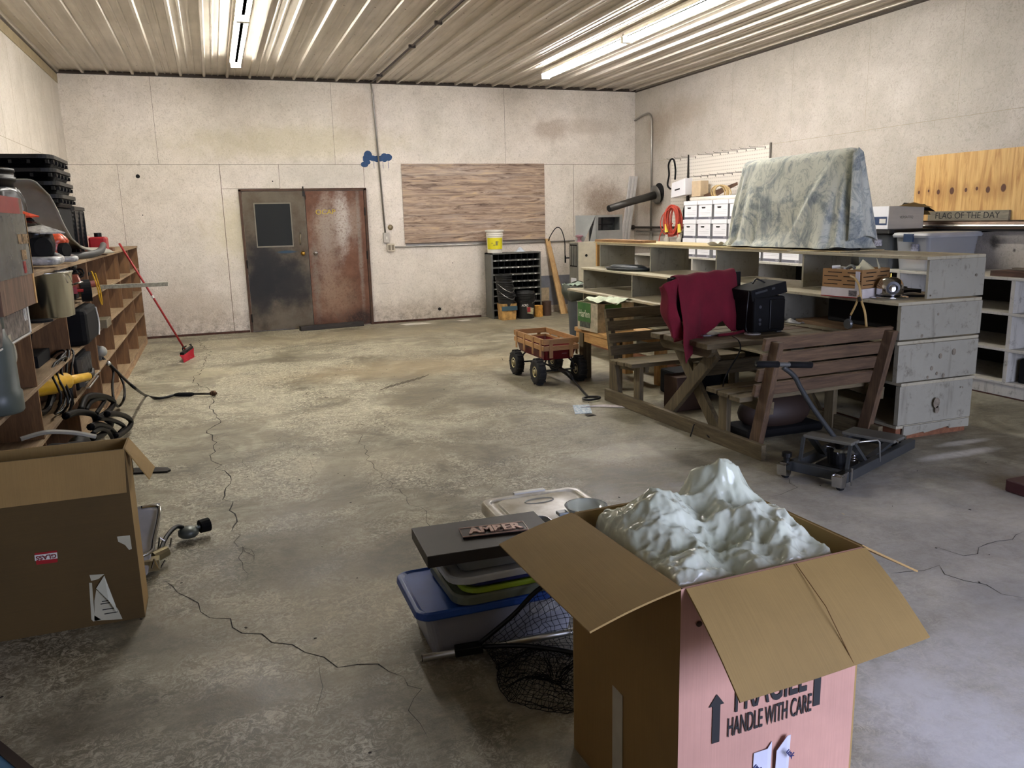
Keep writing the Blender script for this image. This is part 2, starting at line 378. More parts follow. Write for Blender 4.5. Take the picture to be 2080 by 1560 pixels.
for px_, z_, r in ((-.905, 2.28, .028), (3.35, .17, .026), (-.9, 1.75, .008), (.9, 2.2, .01), (2.9, 1.2, .01), (3.6, .9, .008)):
    m.cyl((px_, D-.002, z_), (px_, D, z_), r, r, 12)
struct('wall_hole', m, plain('hole_black', (14, 12, 10), .9), wb)
m = MB(); m.box(XR-.001, XR, 0, D, 2.437, 2.443)
for yy in (11.4, 9.9, 8.65, 7.4, 6.2, 4.9): m.box(XR-.001, XR, yy-.0015, yy+.0015, 2.44, H)
struct('panel_seam', m, plain('seam_faint', (165, 155, 138), .8), wr)
m = MB(); m.box(XL, XL+.001, 0, D, 2.437, 2.443)
for yy in (12.1, 11.5, 10.9, 10.3, 9.7, 9.1, 8.4): m.box(XL, XL+.001, yy-.0015, yy+.0015, 2.0, 3.4)
struct('panel_seam', m, plain('seam_faint', (165, 155, 138), .8), wl)
# blue spray paint scrawl
mblue = plain('blue_spray_paint', (22, 62, 104), .6, 0, .2, 30)
m = MB(); rnd = random.Random(3)
for x, z_, rx, rz in ((2.33, 2.57, .06, .07), (2.30, 2.52, .05, .06), (2.27, 2.44, .055, .04), (2.32, 2.47, .04, .03), (2.40, 2.53, .05, .04), (2.46, 2.52, .05, .045), (2.52, 2.525, .05, .04), (2.58, 2.54, .06, .06), (2.64, 2.545, .055, .05)):
    m.prism([(x+rx*math.cos(t*PI/9)*(1+.12*rnd.random()), z_+rz*math.sin(t*PI/9)*(1+.12*rnd.random())) for t in range(18)], D-.0015-.0004*rnd.random(), D, 'Y')
for x in (2.41, 2.55, 2.63): m.box(x, x+.006, D-.0015, D, 2.38, 2.5)
struct('paint_scrawl', m, mblue, wb)
# unpainted patches low on the wall right of the bin cabinet
m = MB().box(5.0, 5.72, D-.0012, D, .12, .62); struct('grey_wall_patch', m, plain('bare_grey', (128, 130, 138), .8), wb)
m = MB().box(5.02, 5.28, D-.002, D, .05, .42); struct('bare_board_patch', m, plain('bare_tan', (192, 172, 140), .8, 0, .25, 20), wb)
# cracks in the floor
fl = bpy.data.objects['floor']
mcr = plain('crack_dark', (34, 29, 22), .95)
def crack(pts, w_=.005, seed=1, jag=.03, step=.07):
    r = random.Random(seed); m = MB(); out = []
    for i in range(len(pts)-1):
        a, b = Vector(pts[i]), Vector(pts[i+1]); n = max(2, int((b-a).length/step)); d = (b-a); nn = Vector((-d.y, d.x)).normalized()
        for j in range(n): out.append(a+d*(j/n)+nn*(r.random()-.5)*2*jag*(0 if j == 0 and i == 0 else 1))
    out.append(Vector(pts[-1])); ws = [w_*(.5+r.random()) for _ in out]; ws[0] = ws[-1] = w_*.2
    vs = []
    for i, p in enumerate(out):
        d = out[min(i+1, len(out)-1)]-out[max(i-1, 0)]; nn = Vector((-d.y, d.x)).normalized()*ws[i]/2
        vs += [(p.x+nn.x, p.y+nn.y, .0008), (p.x-nn.x, p.y-nn.y, .0008)]
    m.add(vs, [(2*i, 2*i+1, 2*i+3, 2*i+2) for i in range(len(out)-1)]); return m
CR = [([(-0.345, 12.2), (-0.177, 10.893), (-0.227, 9.745), (-0.349, 8.855), (-0.103, 8.066), (-0.167, 7.419), (-0.069, 6.978), (-0.183, 6.511), (-0.12, 6.1), (-0.163, 5.845), (-0.044, 5.197), (-0.077, 4.956), (-0.009, 4.399), (-0.049, 4.264)], 0.009), ([(-0.049, 4.264), (0.053, 3.816), (-0.008, 4.034), (-0.0, 3.606)], 0.004), ([(-0.347, 3.753), (-0.247, 3.527), (-0.128, 3.31), (0.016, 3.056), (0.184, 2.868), (0.292, 2.732), (0.406, 2.667), (0.491, 2.563)], 0.006), ([(0.491, 2.563), (0.537, 2.462), (0.487, 2.36), (0.486, 2.195)], 0.003), ([(0.216, 2.836), (0.172, 2.459)], 0.002), ([(0.914, 5.995), (0.844, 5.194), (0.906, 4.423), (0.954, 4.139), (0.954, 3.827)], 0.004), ([(0.317, 6.275), (0.415, 5.39), (0.374, 5.664)], 0.002), ([(2.918, 10.903), (2.785, 9.085), (2.99, 8.779), (3.02, 8.048)], 0.004), ([(2.676, 2.55), (2.913, 2.532), (2.906, 2.372), (2.988, 2.163)], 0.006), ([(3.091, 2.697), (3.121, 2.56), (3.629, 2.664)], 0.004), ([(3.249, 4.154), (3.069, 3.647), (2.809, 3.577)], 0.003), ([(0.431, 5.916), (0.481, 5.124), (0.371, 4.661)], 0.002), ([(0.844, 5.382), (1.084, 5.541), (1.344, 5.564), (1.729, 5.242), (2.071, 5.153)], 0.002), ([(1.328, 4.236), (1.643, 4.598), (2.084, 4.749), (2.514, 4.947)], 0.002), ([(-0.147, 6.494), (0.124, 5.286), (0.363, 5.178)], 0.002)]
for i, (pts, w_) in enumerate(CR): struct('floor_crack', crack(pts, w_*.7, i+1), mcr, fl)
m = MB(); r = random.Random(5)
for _ in range(140):
    x, y = r.uniform(-.9, 4.5), r.uniform(1.3, 9); a = r.random()*PI; s_ = r.uniform(.002, .006)
    m.at((x, y, 0), a).box(-s_, s_, -s_*.6, s_*.6, 0, .002)
o = struct('floor_grit', m, plain('grit_dark', (40, 33, 26), .9), fl); o['kind'] = 'stuff'
m = MB()
for x, y in ((2.36, 2.2), (2.45, 2.25), (2.4, 2.35), (2.62, 2.9), (2.0, 1.25), (-.3, 1.95), (-.12, 1.75), (.35, 2.02), (3.0, 3.2)):
    m.at((x, y, 0), x*9).add([(-.012, 0, .001), (0, -.006, .001), (.014, 0, .003), (0, .007, .002)], [(0, 1, 2, 3)])
o = struct('wood_chip', m, plain('chip', (190, 175, 140), .8), fl); o['kind'] = 'stuff'
m = MB()
for i in range(8): m.at((1.45+.065*i, 7.62+.05*i, 0), .9).box(-.13, .13, -.006, .006, 0, .0012)
struct('scrape_mark', m, plain('scrape', (70, 60, 46), .9), fl)
mpt = plain('white_paint_spill', (205, 200, 188), .8, 0, .1)
struct('paint_patch', MB().add([(2.62, 12.42, .001), (3.0, 12.42, .001), (3.1, 12.2, .001), (2.68, 12.2, .001)], [(0, 1, 2, 3)]).add([(3.55, 12.40, .001), (3.75, 12.42, .001), (3.78, 12.3, .001), (3.6, 12.22, .001)], [(0, 1, 2, 3)]), mpt, fl)

# ---------------------------------------------------------------- doors
k = NT('sooty_steel_door'); co = k.coord(); x, y, z = sep(k, co); nn = k.noise(co, 3, 6, .7); fn = k.noise(co, 22, 5, .8)
col = k.ramp(nn, [(.3, lin((78, 62, 42))), (.55, lin((98, 88, 70))), (.75, lin((110, 96, 78)))])
wob = k.math('MULTIPLY', k.math('SUBTRACT', nn, .5), 1.6)
for cx, cz, rx, rz, a in ((.72, .92, .34, .42, .95), (1.0, .7, .4, .32, .9), (.62, .6, .2, .4, .8)):
    col = k.mix(k.math('MULTIPLY', ell(k, x, z, cx, cz, rx, rz, 1.1, wob), a), col, lin((26, 24, 22)))
col = k.mix(k.math('MULTIPLY', ell(k, x, z, 1.02, 1.17, .13, .02, .8), .9), col, lin((36, 66, 84)))
mdoor1 = k.out(col, .5, .3, fn, .2, .003)
k = NT('rusted_steel_door'); co = k.coord(); x, y, z = sep(k, co); nn = k.noise(co, 3.2, 7, .72); fn = k.noise(co, 30, 6, .85); wob = k.math('MULTIPLY', k.math('SUBTRACT', k.noise(co, 6, 6, .8), .5), 2)
col = k.ramp(nn, [(.28, lin((70, 42, 28))), (.5, lin((104, 68, 48))), (.75, lin((128, 92, 70)))])
for cx, cz, rx, rz, c, a in ((1.62, 1.5, .12, .42, (170, 160, 148), .8), (1.86, 1.6, .11, .42, (186, 176, 166), 1.0), (1.6, 1.2, .2, .6, (150, 132, 116), .6), (2.05, 1.6, .08, .3, (165, 152, 138), .5), (1.72, .45, .3, .3, (165, 140, 115), .4), (2.12, 1.2, .03, 1.0, (140, 135, 125), .6), (1.42, .7, .05, .6, (130, 122, 110), .5), (2.1, .1, .3, .14, (40, 26, 18), .9)):
    mk = k.math('MULTIPLY', ell(k, x, z, cx, cz, rx, rz, 1.3, wob), a); mk = k.math('MULTIPLY', mk, k.ramp(fn, [(.38, (.25,)*3), (.5, (1,)*3)])); col = k.mix(mk, col, lin(c))
mdoor2 = k.out(col, .6, .25, fn, .3, .004)
DL, DR, DZ = .418, 2.247, 2.082
mfr = plain('door_frame_brown', (78, 56, 40), .6, .3, .3, 12)
d = struct('door_1', MB().box(DL+.03, 1.335, D-.045, D-.01, .012, DZ-.03), mdoor1, base=(0, 0, 0))
struct('window_frame', MB().box(.60, 1.13, D-.056, D-.045, 1.245, 1.265).box(.60, 1.13, D-.056, D-.045, 1.875, 1.89).box(.60, .615, D-.056, D-.045, 1.265, 1.875).box(1.115, 1.13, D-.056, D-.045, 1.265, 1.875), plain('frame_metal', (120, 112, 92), .4, .6), d)
struct('window_pane', MB().box(.615, 1.115, D-.05, D-.0455, 1.265, 1.875), plain('black_glass', (10, 14, 16), .7, 0, .1), d)
struct('pull_handle', MB().tube(smooth_path([(1.225, D-.045, 1.28), (1.225, D-.09, 1.30), (1.23, D-.10, 1.36), (1.235, D-.09, 1.42), (1.235, D-.045, 1.44)]), .009, 8), plain('worn_steel', (150, 140, 120), .35, .9), d, smooth=True)
mb_ = plain('brass', (190, 150, 70), .25, 1); ms_ = plain('steel_knob', (180, 178, 175), .25, 1)
def knob(x, mt, par):
    struct('door_knob', MB().cyl((x, D-.045, 1.14), (x, D-.06, 1.14), .035, .033, 16).cyl((x, D-.06, 1.14), (x, D-.085, 1.14), .012, .014, 12).ball((x, D-.105, 1.14), .029, .022, .029, 14, 8), mt, par, smooth=True)
knob(1.255, mb_, d)
struct('hinge', MB().cyl((DL+.022, D-.05, .95), (DL+.022, D-.05, 1.07), .012, .012, 8).cyl((DL+.022, D-.05, .15), (DL+.022, D-.05, .27), .012, .012, 8), mdk, d)
d2 = struct('door_2', MB().box(1.345, DR-.03, D-.04, D-.008, .012, DZ-.03), mdoor2, base=(0, 0, 0))
knob(1.44, ms_, d2)
struct('hinge', MB().cyl((DR-.024, D-.05, 1.02), (DR-.024, D-.05, 1.14), .013, .013, 8).cyl((DR-.024, D-.05, 1.68), (DR-.024, D-.05, 1.8), .013, .013, 8), mdk, d2)
text('chalk_marking', 'OCAP', .1, plain('yellow_chalk', (190, 165, 50), .9), (1.63, D-.0412, 1.74), Matrix.Rotation(PI/2, 3, 'X'), d2, 1.1, .0004)
struct('trim_5', MB().box(DL-.01, DL+.025, D-.05, D, 0, DZ).box(DR-.025, DR+.015, D-.05, D, 0, DZ).box(DL-.01, DR+.015, D-.05, D, DZ-.025, DZ+.01), mfr, base=(DL, D, 0))
o = build('door_latch', MB().box(1.31, 1.345, D-.07, D-.045, 1.98, 2.05).tube([(1.32, D-.06, 2.05), (1.32, D-.06, 2.12)], .01, 6).tube(smooth_path([(1.335, D-.065, 2.02), (1.35, D-.07, 1.97), (1.348, D-.065, 1.93)]), .005, 6), mdk, base=(1.33, D-.05, 1.95))
tag(o, 'dark slide latch hooked over the top of the double steel doors', 'latch')
# ---------------------------------------------------------------- fluorescent strips
k = NT('fluorescent_tube'); k.b.inputs['Emission Color'].default_value = (1.0, .965, .905, 1); k.b.inputs['Emission Strength'].default_value = TUBE; mtube = k.out((1, 1, 1, 1), .4)
k = NT('fluorescent_tube_cool'); k.b.inputs['Emission Color'].default_value = (1.0, .96, .98, 1); k.b.inputs['Emission Strength'].default_value = TUBE; mtube2 = k.out((1, 1, 1, 1), .4)
mstrip = plain('lamp_white', (225, 220, 205), .4)
def lamp(x, y0, lab, mt):
    t = thing('ceiling_light', lab, 'light', (x, (y0-2.44+y0)/2, H-.13), group='fluorescent strip lights on the ceiling')
    b = build('housing', MB().box(-.045, .045, -1.21, 1.21, .05, .095).prism([(-.07, .05), (.07, .05), (.04, .075), (-.04, .075)], -1.21, 1.21, 'Y'), mstrip, t)
    for s_ in (-1, 1): build('end_cap', MB().box(-.06, .06, s_*1.205-.012, s_*1.205+.012, -.01, .06), mstrip, t)
    for s_ in (-1, 1): build('tube', MB().cyl((s_*.037, -1.19, .018), (s_*.037, 1.19, .018), .019, .019, 12), mt, t, smooth=True)
lamp(.466, 11.24, 'fluorescent strip light nearest the left wall corner, above the doors', mtube)
lamp(.466, 8.78, 'left fluorescent strip light, the one cut off by the top edge of view', mtube)
lamp(4.66, 11.22, 'right fluorescent strip light, the far one nearest the back wall', mtube2)
lamp(4.66, 8.76, 'right fluorescent strip light, the nearer one joined end to end', mtube)
# ---------------------------------------------------------------- conduits and electrical
mcon = plain('conduit_grey', (150, 146, 138), .4, .7); mconw = plain('conduit_painted', (188, 182, 170), .5, .1); mcond = plain('conduit_dark', (58, 50, 44), .5, .5)
o = build('ceiling_conduit', MB().tube([(2.42, D-.05, H-.05), (2.42, 4.0, H-.05)], .013, 8), mcond, smooth=True, base=(2.42, D, H-.05)); tag(o, 'dark conduit running along the ribbed ceiling toward the doors wall', 'conduit')
for yy in (11.9, 9.9, 8.7): build('pipe_clip', MB().box(2.38, 2.46, yy, yy+.03, H-.07, H-.035), mcond, o).matrix_parent_inverse = Matrix.Translation((-2.42, -D, -(H-.05)))
o = build('wall_conduit', MB().tube(smooth_path([(2.42, D-.08, H-.06), (2.44, D-.03, H-.14), (2.45, D-.02, H-.24)])+[Vector((2.525, D-.02, 1.40))], .013, 8), mcon, smooth=True, base=(2.45, D, 1.36)); tag(o, 'grey conduit down the back wall between the doors and wood-look panel', 'conduit')
t = thing('switch_box', 'white switch box at the foot of the vertical wall conduit', 'switch box', (2.535, D, 1.26), group=None)
build('box_body', MB().box(-.045, .045, -.06, 0, 0, .15), mconw, t, bevel=.004); build('rocker_switch', MB().box(-.012, .012, -.066, -.06, .05, .09), plain('ivory', (225, 220, 208), .4), t)
t = thing('outlet_box', 'metal quad outlet box below the white switch box', 'outlet', (2.60, D, 1.12))
build('box_body', MB().box(-.06, .06, -.05, 0, 0, .12), plain('cream_box', (196, 186, 165), .5), t, bevel=.004); build('socket', MB().box(-.045, -.008, -.054, -.05, .02, .10).box(.008, .045, -.054, -.05, .02, .10), plain('socket_brown', (120, 108, 90), .5), t)
o = build('round_bell_button', MB().lathe([(.04, 0), (.042, .01), (.03, .02), (.018, .03), (.001, .032)], (0, 0, 0), 20).at(), plain('knob_metal', (150, 135, 105), .35, .6), base=(0, 0, 0))
o.rotation_euler = (PI/2, 0, 0); o.location = (2.612, D-.002, 1.49); tag(o, 'small round metal button on back wall beside the wood-look panel', 'button')
o = build('rail_conduit', MB().tube([(2.66, D-.02, 1.185), (5.75, D-.02, 1.185)], .011, 8).box(2.85, 5.3, D-.012, D, 1.195, 1.215), mcon, smooth=False, base=(4, D, 1.18)); tag(o, 'horizontal conduit and ledge running below the wood-look panel', 'conduit')
# ---------------------------------------------------------------- wood-look panel
k = NT('wood_look_panel'); co = k.coord(); x, y, z = sep(k, co)
f1 = k.noise(k.coord((.7, 1, 7)), 2.4, 7, .72, 1.6); f2 = k.noise(k.coord((.5, 1, 30)), 3, 4, .6); brow = k.noise(k.coord((.3, 1, 5)), 1.6, 3)
col = k.ramp(f1, [(.34, lin((96, 76, 62))), (.44, lin((150, 130, 114))), (.53, lin((178, 160, 144))), (.66, lin((200, 176, 142)))])
col = k.mix(.6, col, k.ramp(brow, [(.4, (.86, .76, .66)), (.5, (1.1, .98, .82)), (.6, (1.05, 1.04, 1.04))]), 'MULTIPLY'); col = k.mix(.6, col, k.ramp(f2, [(.35, (.65,)*3), (.6, (1.1,)*3)]), 'MULTIPLY')
pl_ = k.math('PINGPONG', k.math('ADD', z, .02), .0762*1.0); ln = k.ramp(pl_, [(.0, (1,)*3), (.02, (0,)*3)]); col = k.mix(k.math('MULTIPLY', ln, .35), col, lin((70, 56, 46)))
mpanel = k.out(col, .5)
o = build('wall_panel', MB().box(2.832, 5.219, D-.014, D-.001, 1.222, 2.45), mpanel, base=(2.832, D-.014, 1.222)); tag(o, 'large horizontal wood-look plank panel mounted on the white back wall', 'panel')
build('edge_strip', MB().box(2.838, 5.2, D-.018, D-.014, 1.226, 1.236), plain('edge_dark', (50, 40, 34), .6), o).matrix_parent_inverse = Matrix.Translation((-2.832, -(D-.014), -1.222))
# ---------------------------------------------------------------- common materials
OLD = lambda a='X': wood('weathered', (72, 62, 42), (114, 100, 72), a, .75)
OLDR = lambda a='X': wood('weathered_red', (68, 50, 35), (108, 84, 60), a, .75)
NEW = lambda a='X': wood('new_pine', (172, 128, 72), (210, 168, 108), a, .6)
SHB = lambda a='Y': wood('brown_ply', (96, 66, 36), (136, 98, 58), a, .6)
SHT = lambda a='Y': wood('worn_ply', (120, 96, 68), (160, 136, 104), a, .65)
CTR = painted('cream_painted_wood', (172, 164, 140), (96, 82, 58), .6)
CTRG = painted('grey_painted_wood', (150, 146, 130), (74, 64, 50), .8)
blk = plain('black_plastic', (11, 11, 11), .42, 0, .2, Specular_IOR_Level=.3); blkm = plain('black_matte', (13, 13, 14), .8, 0, .3, 12, Specular_IOR_Level=.25); chrome = plain('chrome', (200, 200, 200), .12, 1, .05)
alu = plain('aluminium', (190, 190, 185), .3, .9, .1, 20); gry = plain('grey_plastic', (84, 84, 80), .45); wht = plain('white_plastic', (222, 220, 212), .4, 0, .06)
paper = plain('white_paper', (215, 215, 208), .8, 0, .06); dgry = plain('dark_grey_plastic', (50, 52, 54), .45)
ylw = plain('yellow_plastic', (205, 160, 30), .4); redp = plain('red_plastic', (150, 24, 30), .4); orng = plain('orange_red', (214, 72, 36), .45)
def cardboard(name, rgb, rib='X'):
    k = NT(name); co = k.coord(); n = k.noise(co, 4, 5, .6); fl_ = k.noise(k.coord({'X': (150, 2, 2), 'Y': (2, 150, 2), 'Z': (2, 2, 150)}[rib]), 2, 2)
    c = lin(rgb)[:3]; col = k.ramp(n, [(.3, tuple(v*.88 for v in c)), (.7, tuple(min(1, v*1.08) for v in c))]); col = k.mix(.25, col, k.ramp(fl_, [(.35, (.8,)*3), (.65, (1.1,)*3)]), 'MULTIPLY')
    return k.out(col, .75, 0, fl_, .12, .002)
cbx = cardboard('cardboard_vertical', (152, 122, 70), 'X'); cby = cardboard('cardboard_side', (138, 106, 54), 'Y'); cbin = cardboard('cardboard_inside', (154, 126, 74), 'X')
ink = plain('black_ink', (24, 24, 26), .7)
ROTF = Matrix.Rotation(PI/2, 3, 'X')            # text upright facing -Y
ROTL = basis((0, -1, 0), (0, 0, 1))             # text upright facing -X
ROTR = basis((0, 1, 0), (0, 0, 1))              # facing +X

# ---------------------------------------------------------------- left cubby shelves
LV = [.10, .425, .725, 1.035, 1.335]
def cubby(y0, y1, ups, label, rust=False):
    t = thing('cubby_shelf', label, 'shelf', (-1.37, (y0+y1)/2, 0), world=True, group='cubby shelves along the left wall')
    xb, xf = XL+.01, -.99
    for i, z in enumerate(LV):
        top = i == 4
        build('top_board' if top else 'shelf_board', MB().box(xb, xf+(.01 if top else 0), y0, y1, z-.022, z), SHT(), t, bevel=.002)
    lo = [0]+LV
    for y in ups:
        m = MB()
        for i in range(5):
            za = lo[i]+(0 if i == 0 else 0); zb = lo[i+1]-.022
            m.box(xb, xf, y-.01, y+.01, za, zb)
        build('upright', m, SHB('Z'), t)
    build('back_panel', MB().box(xb-.008, xb, y0, y1, 0, LV[-1]-.022), SHB(), t)
    build('kick_board', MB().box(xf-.02, xf+.002, y0, y1, 0, LV[0]-.02), wood('rusty_ply', (110, 76, 48), (176, 146, 110), 'Y'), t)
    return t
cubby(7.43, 12.25, [7.44, 8.6, 9.77, 10.95, 12.24], 'far brown plywood cubby shelf running to the back wall')
cubby(3.0, 7.41, [3.85, 5.03, 6.2, 7.40], 'near brown plywood cubby shelf, the one crowded with gear')
ST = 1.335
# black totes
def tote(label, cx, cy, z, hx, hy, h, rz, ribs=6, r=.06, inv=False, group=None):
    t = thing('plastic_tote', label, 'tote', (cx, cy, z), rz, group)
    m = MB(); rings = []
    n = 22
    for i in range(n+1):
        f = i/n; kk = (.9+.1*f) if not inv else (1-.08*f)
        kk *= 1+(.016 if i % 2 else 0)
        rings.append([(x*kk, y*kk, h*f) for x, y in rr(hx, hy, r)])
    loft(m, rings); build('body', m, blk, t, smooth=False)
    m = MB(); rings = [[(x*a, y*a, zz) for x, y in rr(hx*1.03, hy*1.03, r)] for a, zz in ((.98, h), (1.02, h), (1.02, h+.03), (.97, h+.035))]; loft(m, rings); build('lid', m, blk, t)
    m = MB()
    for j in range(ribs):
        a = -hy*.8+1.6*hy*j/(ribs-1); m.box(hx*.93, hx*1.03, a-.015, a+.015, .03, h-.01); m.box(-hx*.9+1.8*hx*j/(ribs-1)-.012, -hx*.9+1.8*hx*j/(ribs-1)+.012, -hy*1.03, -hy*.92, .03, h-.01)
    build('ribbing', m, blk, t)
    return t
tote('small black plastic tote beyond the big black totes, far end of left shelf', -1.46, 8.95, ST, .26, .36, .42, 0, 3, group=None)
for i in range(4):
    tote(['big black tote, lowest of the tall nested stack', 'big black tote, second from the bottom of the nested stack', 'big black tote, third from the bottom of the nested stack', 'big black tote crowning the tall nested stack by the left wall'][i],
         -1.45-.006*i, 8.12-.02*i, ST+.43+i*.104, .29, .42, .068, 0, 5, .1, group='nested black totes on the left shelf')
o = build('storage_box', MB().box(-1.7, -1.2, 7.75, 8.5, ST, ST+.428), blkm, bevel=.02); tag(o, 'plain dark box directly beneath the nested black totes', 'box')
# black bucket wrapped in a bin bag
t = thing('bucket', 'black bucket with rolled rim draped in a black bag, left shelf top', 'bucket', (-1.42, 6.5, ST), group=None)
build('pail', MB().lathe([(.14, 0), (.17, .56), (.185, .57), (.19, .60), (.18, .60), (.178, .63), (.188, .635), (.185, .655), (.165, .66), (.15, .62), (.12, .1)], n=28), blk, t, smooth=True)
def bagfn(u, v):
    a = 2*PI*u; z = .53-.45*v; r = .185+.10*v+.03*math.sin(5*a+3*v)*v+.03*noise.noise(Vector((math.cos(a)*2, math.sin(a)*2, v*3)))
    return (r*math.cos(a), r*math.sin(a)*(1+.15*v), z)
build('bag_wrap', MB().grid(bagfn, 40, 14), plain('black_bag', (14, 14, 14), .3, 0, .2), t, smooth=True, solid=.003)
# grey moulded shell
t = thing('plastic_shell', 'curved grey moulded plastic shell leaning on the left shelf top', 'plastic shell', (-1.1, 6.8, ST))
PR = [(.40, .66), (.36, .60), (.34, .5), (.33, .38), (.31, .28), (.24, .2), (.12, .15), (0, .13), (-.12, .12)]
def shell(u, v):
    i = min(int(u*(len(PR)-1)), len(PR)-2); f = u*(len(PR)-1)-i; a, b = PR[i], PR[i+1]
    y = a[0]+(b[0]-a[0])*f; z = a[1]+(b[1]-a[1])*f
    x = -.27+(.23+.22*u)*v; e = abs(2*v-1)**4*.05
    return (x, (.40-y)*3.9, z-e-.06)
build('panel', MB().grid(shell, 24, 12), plain('warm_grey_plastic', (140, 138, 126), .4), t, smooth=True, solid=.012)
build('rim', MB().tube(smooth_path([(.0, .5, .03), (.12, .9, .03), (.15, 1.3, .05), (.13, 1.7, .09)]), .03, 8), dgry, t, smooth=True)
# motocross helmets
def helmet(lab, loc, rz, col, acc, s=1.0, vis=True):
    t = thing('helmet', lab, 'helmet', loc, rz, 'motocross helmets on the left shelf')
    def sh(u, v):
        a = 2*PI*u; p = v*PI*.72
        r = .135*s; x = r*1.22*math.sin(p)*math.cos(a); y = r*.95*math.sin(p)*math.sin(a); z = r*1.1*math.cos(p)+.15*s
        if math.cos(a) > .45 and v > .5: x *= .8
        return (x, y, z)
    build('shell', MB().grid(sh, 32, 16), col, t, smooth=True, solid=.012)
    build('chin_guard', MB().tube(smooth_path([(.03*s, .125*s, .07*s), (.14*s, .10*s, .05*s), (.215*s, 0, .045*s), (.14*s, -.10*s, .05*s), (.03*s, -.125*s, .07*s)]), .028*s, 8), acc, t, smooth=True)
    if vis: build('peak', MB().add([(.05*s, .11*s, .25*s), (.05*s, -.11*s, .25*s), (.27*s, -.08*s, .22*s), (.27*s, .08*s, .22*s), (.16*s, 0, .27*s)], [(0, 1, 4), (1, 2, 4), (2, 3, 4), (3, 0, 4)]), acc, t, solid=.008)
    build('goggle', MB().lathe([(.07*s, 0), (.085*s, .02), (.06*s, .04)], (0, 0, 0), 16).at(), blkm, t).matrix_local = Matrix.Translation((.10*s, 0, .13*s)) @ Matrix.Rotation(PI/2, 4, 'Y')
    return t
hw = plain('helmet_white_grey', (172, 172, 170), .25, 0, .5, 22); ho = plain('helmet_orange_white', (205, 80, 45), .3, 0, .6, 26); hb = plain('helmet_black', (16, 16, 18), .22)
helmet('black motocross helmet with white jaw on the left shelf', (-1.12, 6.1, ST), -.9, hb, hw, 1.0)
helmet('orange and white motocross helmet lying behind the black one', (-1.08, 6.62, ST), -.6, ho, hw, .75, False)
helmet('orange helmet with a long peak resting high over the black helmet', (-1.16, 6.15, ST+.235), -.7, ho, orng, .42)
# red container behind
t = thing('fuel_container', 'red container with dark cap behind the small black tote', 'container', (-1.1, 9.3, ST))
build('body', MB().box(-.08, .08, -.12, .12, 0, .16), redp, t, bevel=.02); build('cap', MB().cyl((0, 0, .16), (0, 0, .2), .035), blk, t)
o = build('shop_rag', MB().lathe([(.07, 0), (.08, .04), (.06, .12), (.03, .16), (.002, .17)], (-1.3, 10.05, ST), 10), plain('pink_rag', (190, 140, 130), .9), smooth=True); tag(o, 'pinkish crumpled rag past the black totes', 'rag')
o = build('brick', MB().box(-1.14, -1.02, 9.7, 9.9, ST, ST+.04), plain('brown_block', (104, 72, 50), .8), bevel=.004); tag(o, 'small brown block on the shelf top near the broom', 'block')
# wooden sign in clear wrap, far left
t = thing('wooden_sign', 'tall rustic wooden sign in clear wrap, cut off by left edge', 'sign', (-.93, 4.55, 1.19), world=True)
build('board', MB().box(-.955, -.93, 4.25, 4.97, 1.19, 1.74), wood('rustic_sign', (78, 60, 46), (140, 108, 84), 'Z'), t)
build('side_board', MB().box(-.96, -.925, 4.97, 5.0, 1.19, 1.66), NEW('Z'), t)
build('clear_wrap', MB().box(-.93, -.925, 4.26, 4.99, 1.35, 1.66), plain('wrap_film', (120, 118, 110), .15, 0, .2, 6), t)
build('red_label', MB().box(-.925, -.922, 4.3, 4.86, 1.66, 1.74).box(-.925, -.922, 4.78, 4.83, 1.36, 1.42), redp, t)
text('lettering', 'WILL OSWE', .07, plain('tan_letters', (170, 140, 100), .6), (-.922, 4.84, 1.53), ROTR, t, .6, .001, .001)
text('lettering', 'RIVER', .07, plain('tan_letters', (170, 140, 100), .6), (-.922, 4.82, 1.45), ROTR, t, .6, .001, .001)
t = thing('framed_picture', 'black and white framed picture below the wooden sign', 'picture', (-.97, 4.55, 1.036), world=True)
build('frame', MB().box(-1.2, -.965, 4.1, 4.93, 1.036, 1.186), plain('picture_black', (30, 26, 24), .5), t)
build('photo', MB().box(-.965, -.962, 4.12, 4.9, 1.05, 1.175), plain('picture_grain', (110, 100, 92), .5, 0, .9, 30), t)
build('white_edge', MB().box(-.965, -.960, 4.1, 4.93, 1.036, 1.044).box(-.965, -.960, 4.9, 4.93, 1.036, 1.18), wht, t)
text('lettering', 'UR', .09, wht, (-.961, 4.84, 1.14), ROTR, t, .6, .001, .001)
# steel stock pot
t = thing('steel_pot', 'tall brushed stainless steel pot standing on the left shelf', 'pot', (-1.02, 5.75, 1.036))
build('body', MB().lathe([(.13, 0), (.155, .01), (.165, .27), (.172, .275), (.172, .285), (.16, .285), (.155, .05), (.02, .02)], n=32), plain('brushed_steel', (196, 194, 186), .2, 1.0, .1, 3), t, smooth=True)
build('handle', MB().tube(smooth_path([(.165, -.05, .2), (.21, -.04, .21), (.21, .04, .21), (.165, .05, .2)]), .006, 6), chrome, t)
o = build('tin_lid', MB().lathe([(.07, 0), (.07, .012), (.06, .014)], (-1.02, 5.5, 1.036), 20), blkm); tag(o, 'black round lid lying on the shelf in front of the steel pot', 'lid')
o = build('yellow_level', MB().box(-1.03, -1.0, 5.06, 5.12, 1.036, 1.26), ylw, bevel=.004); tag(o, 'yellow tool end standing beside the framed picture', 'level')
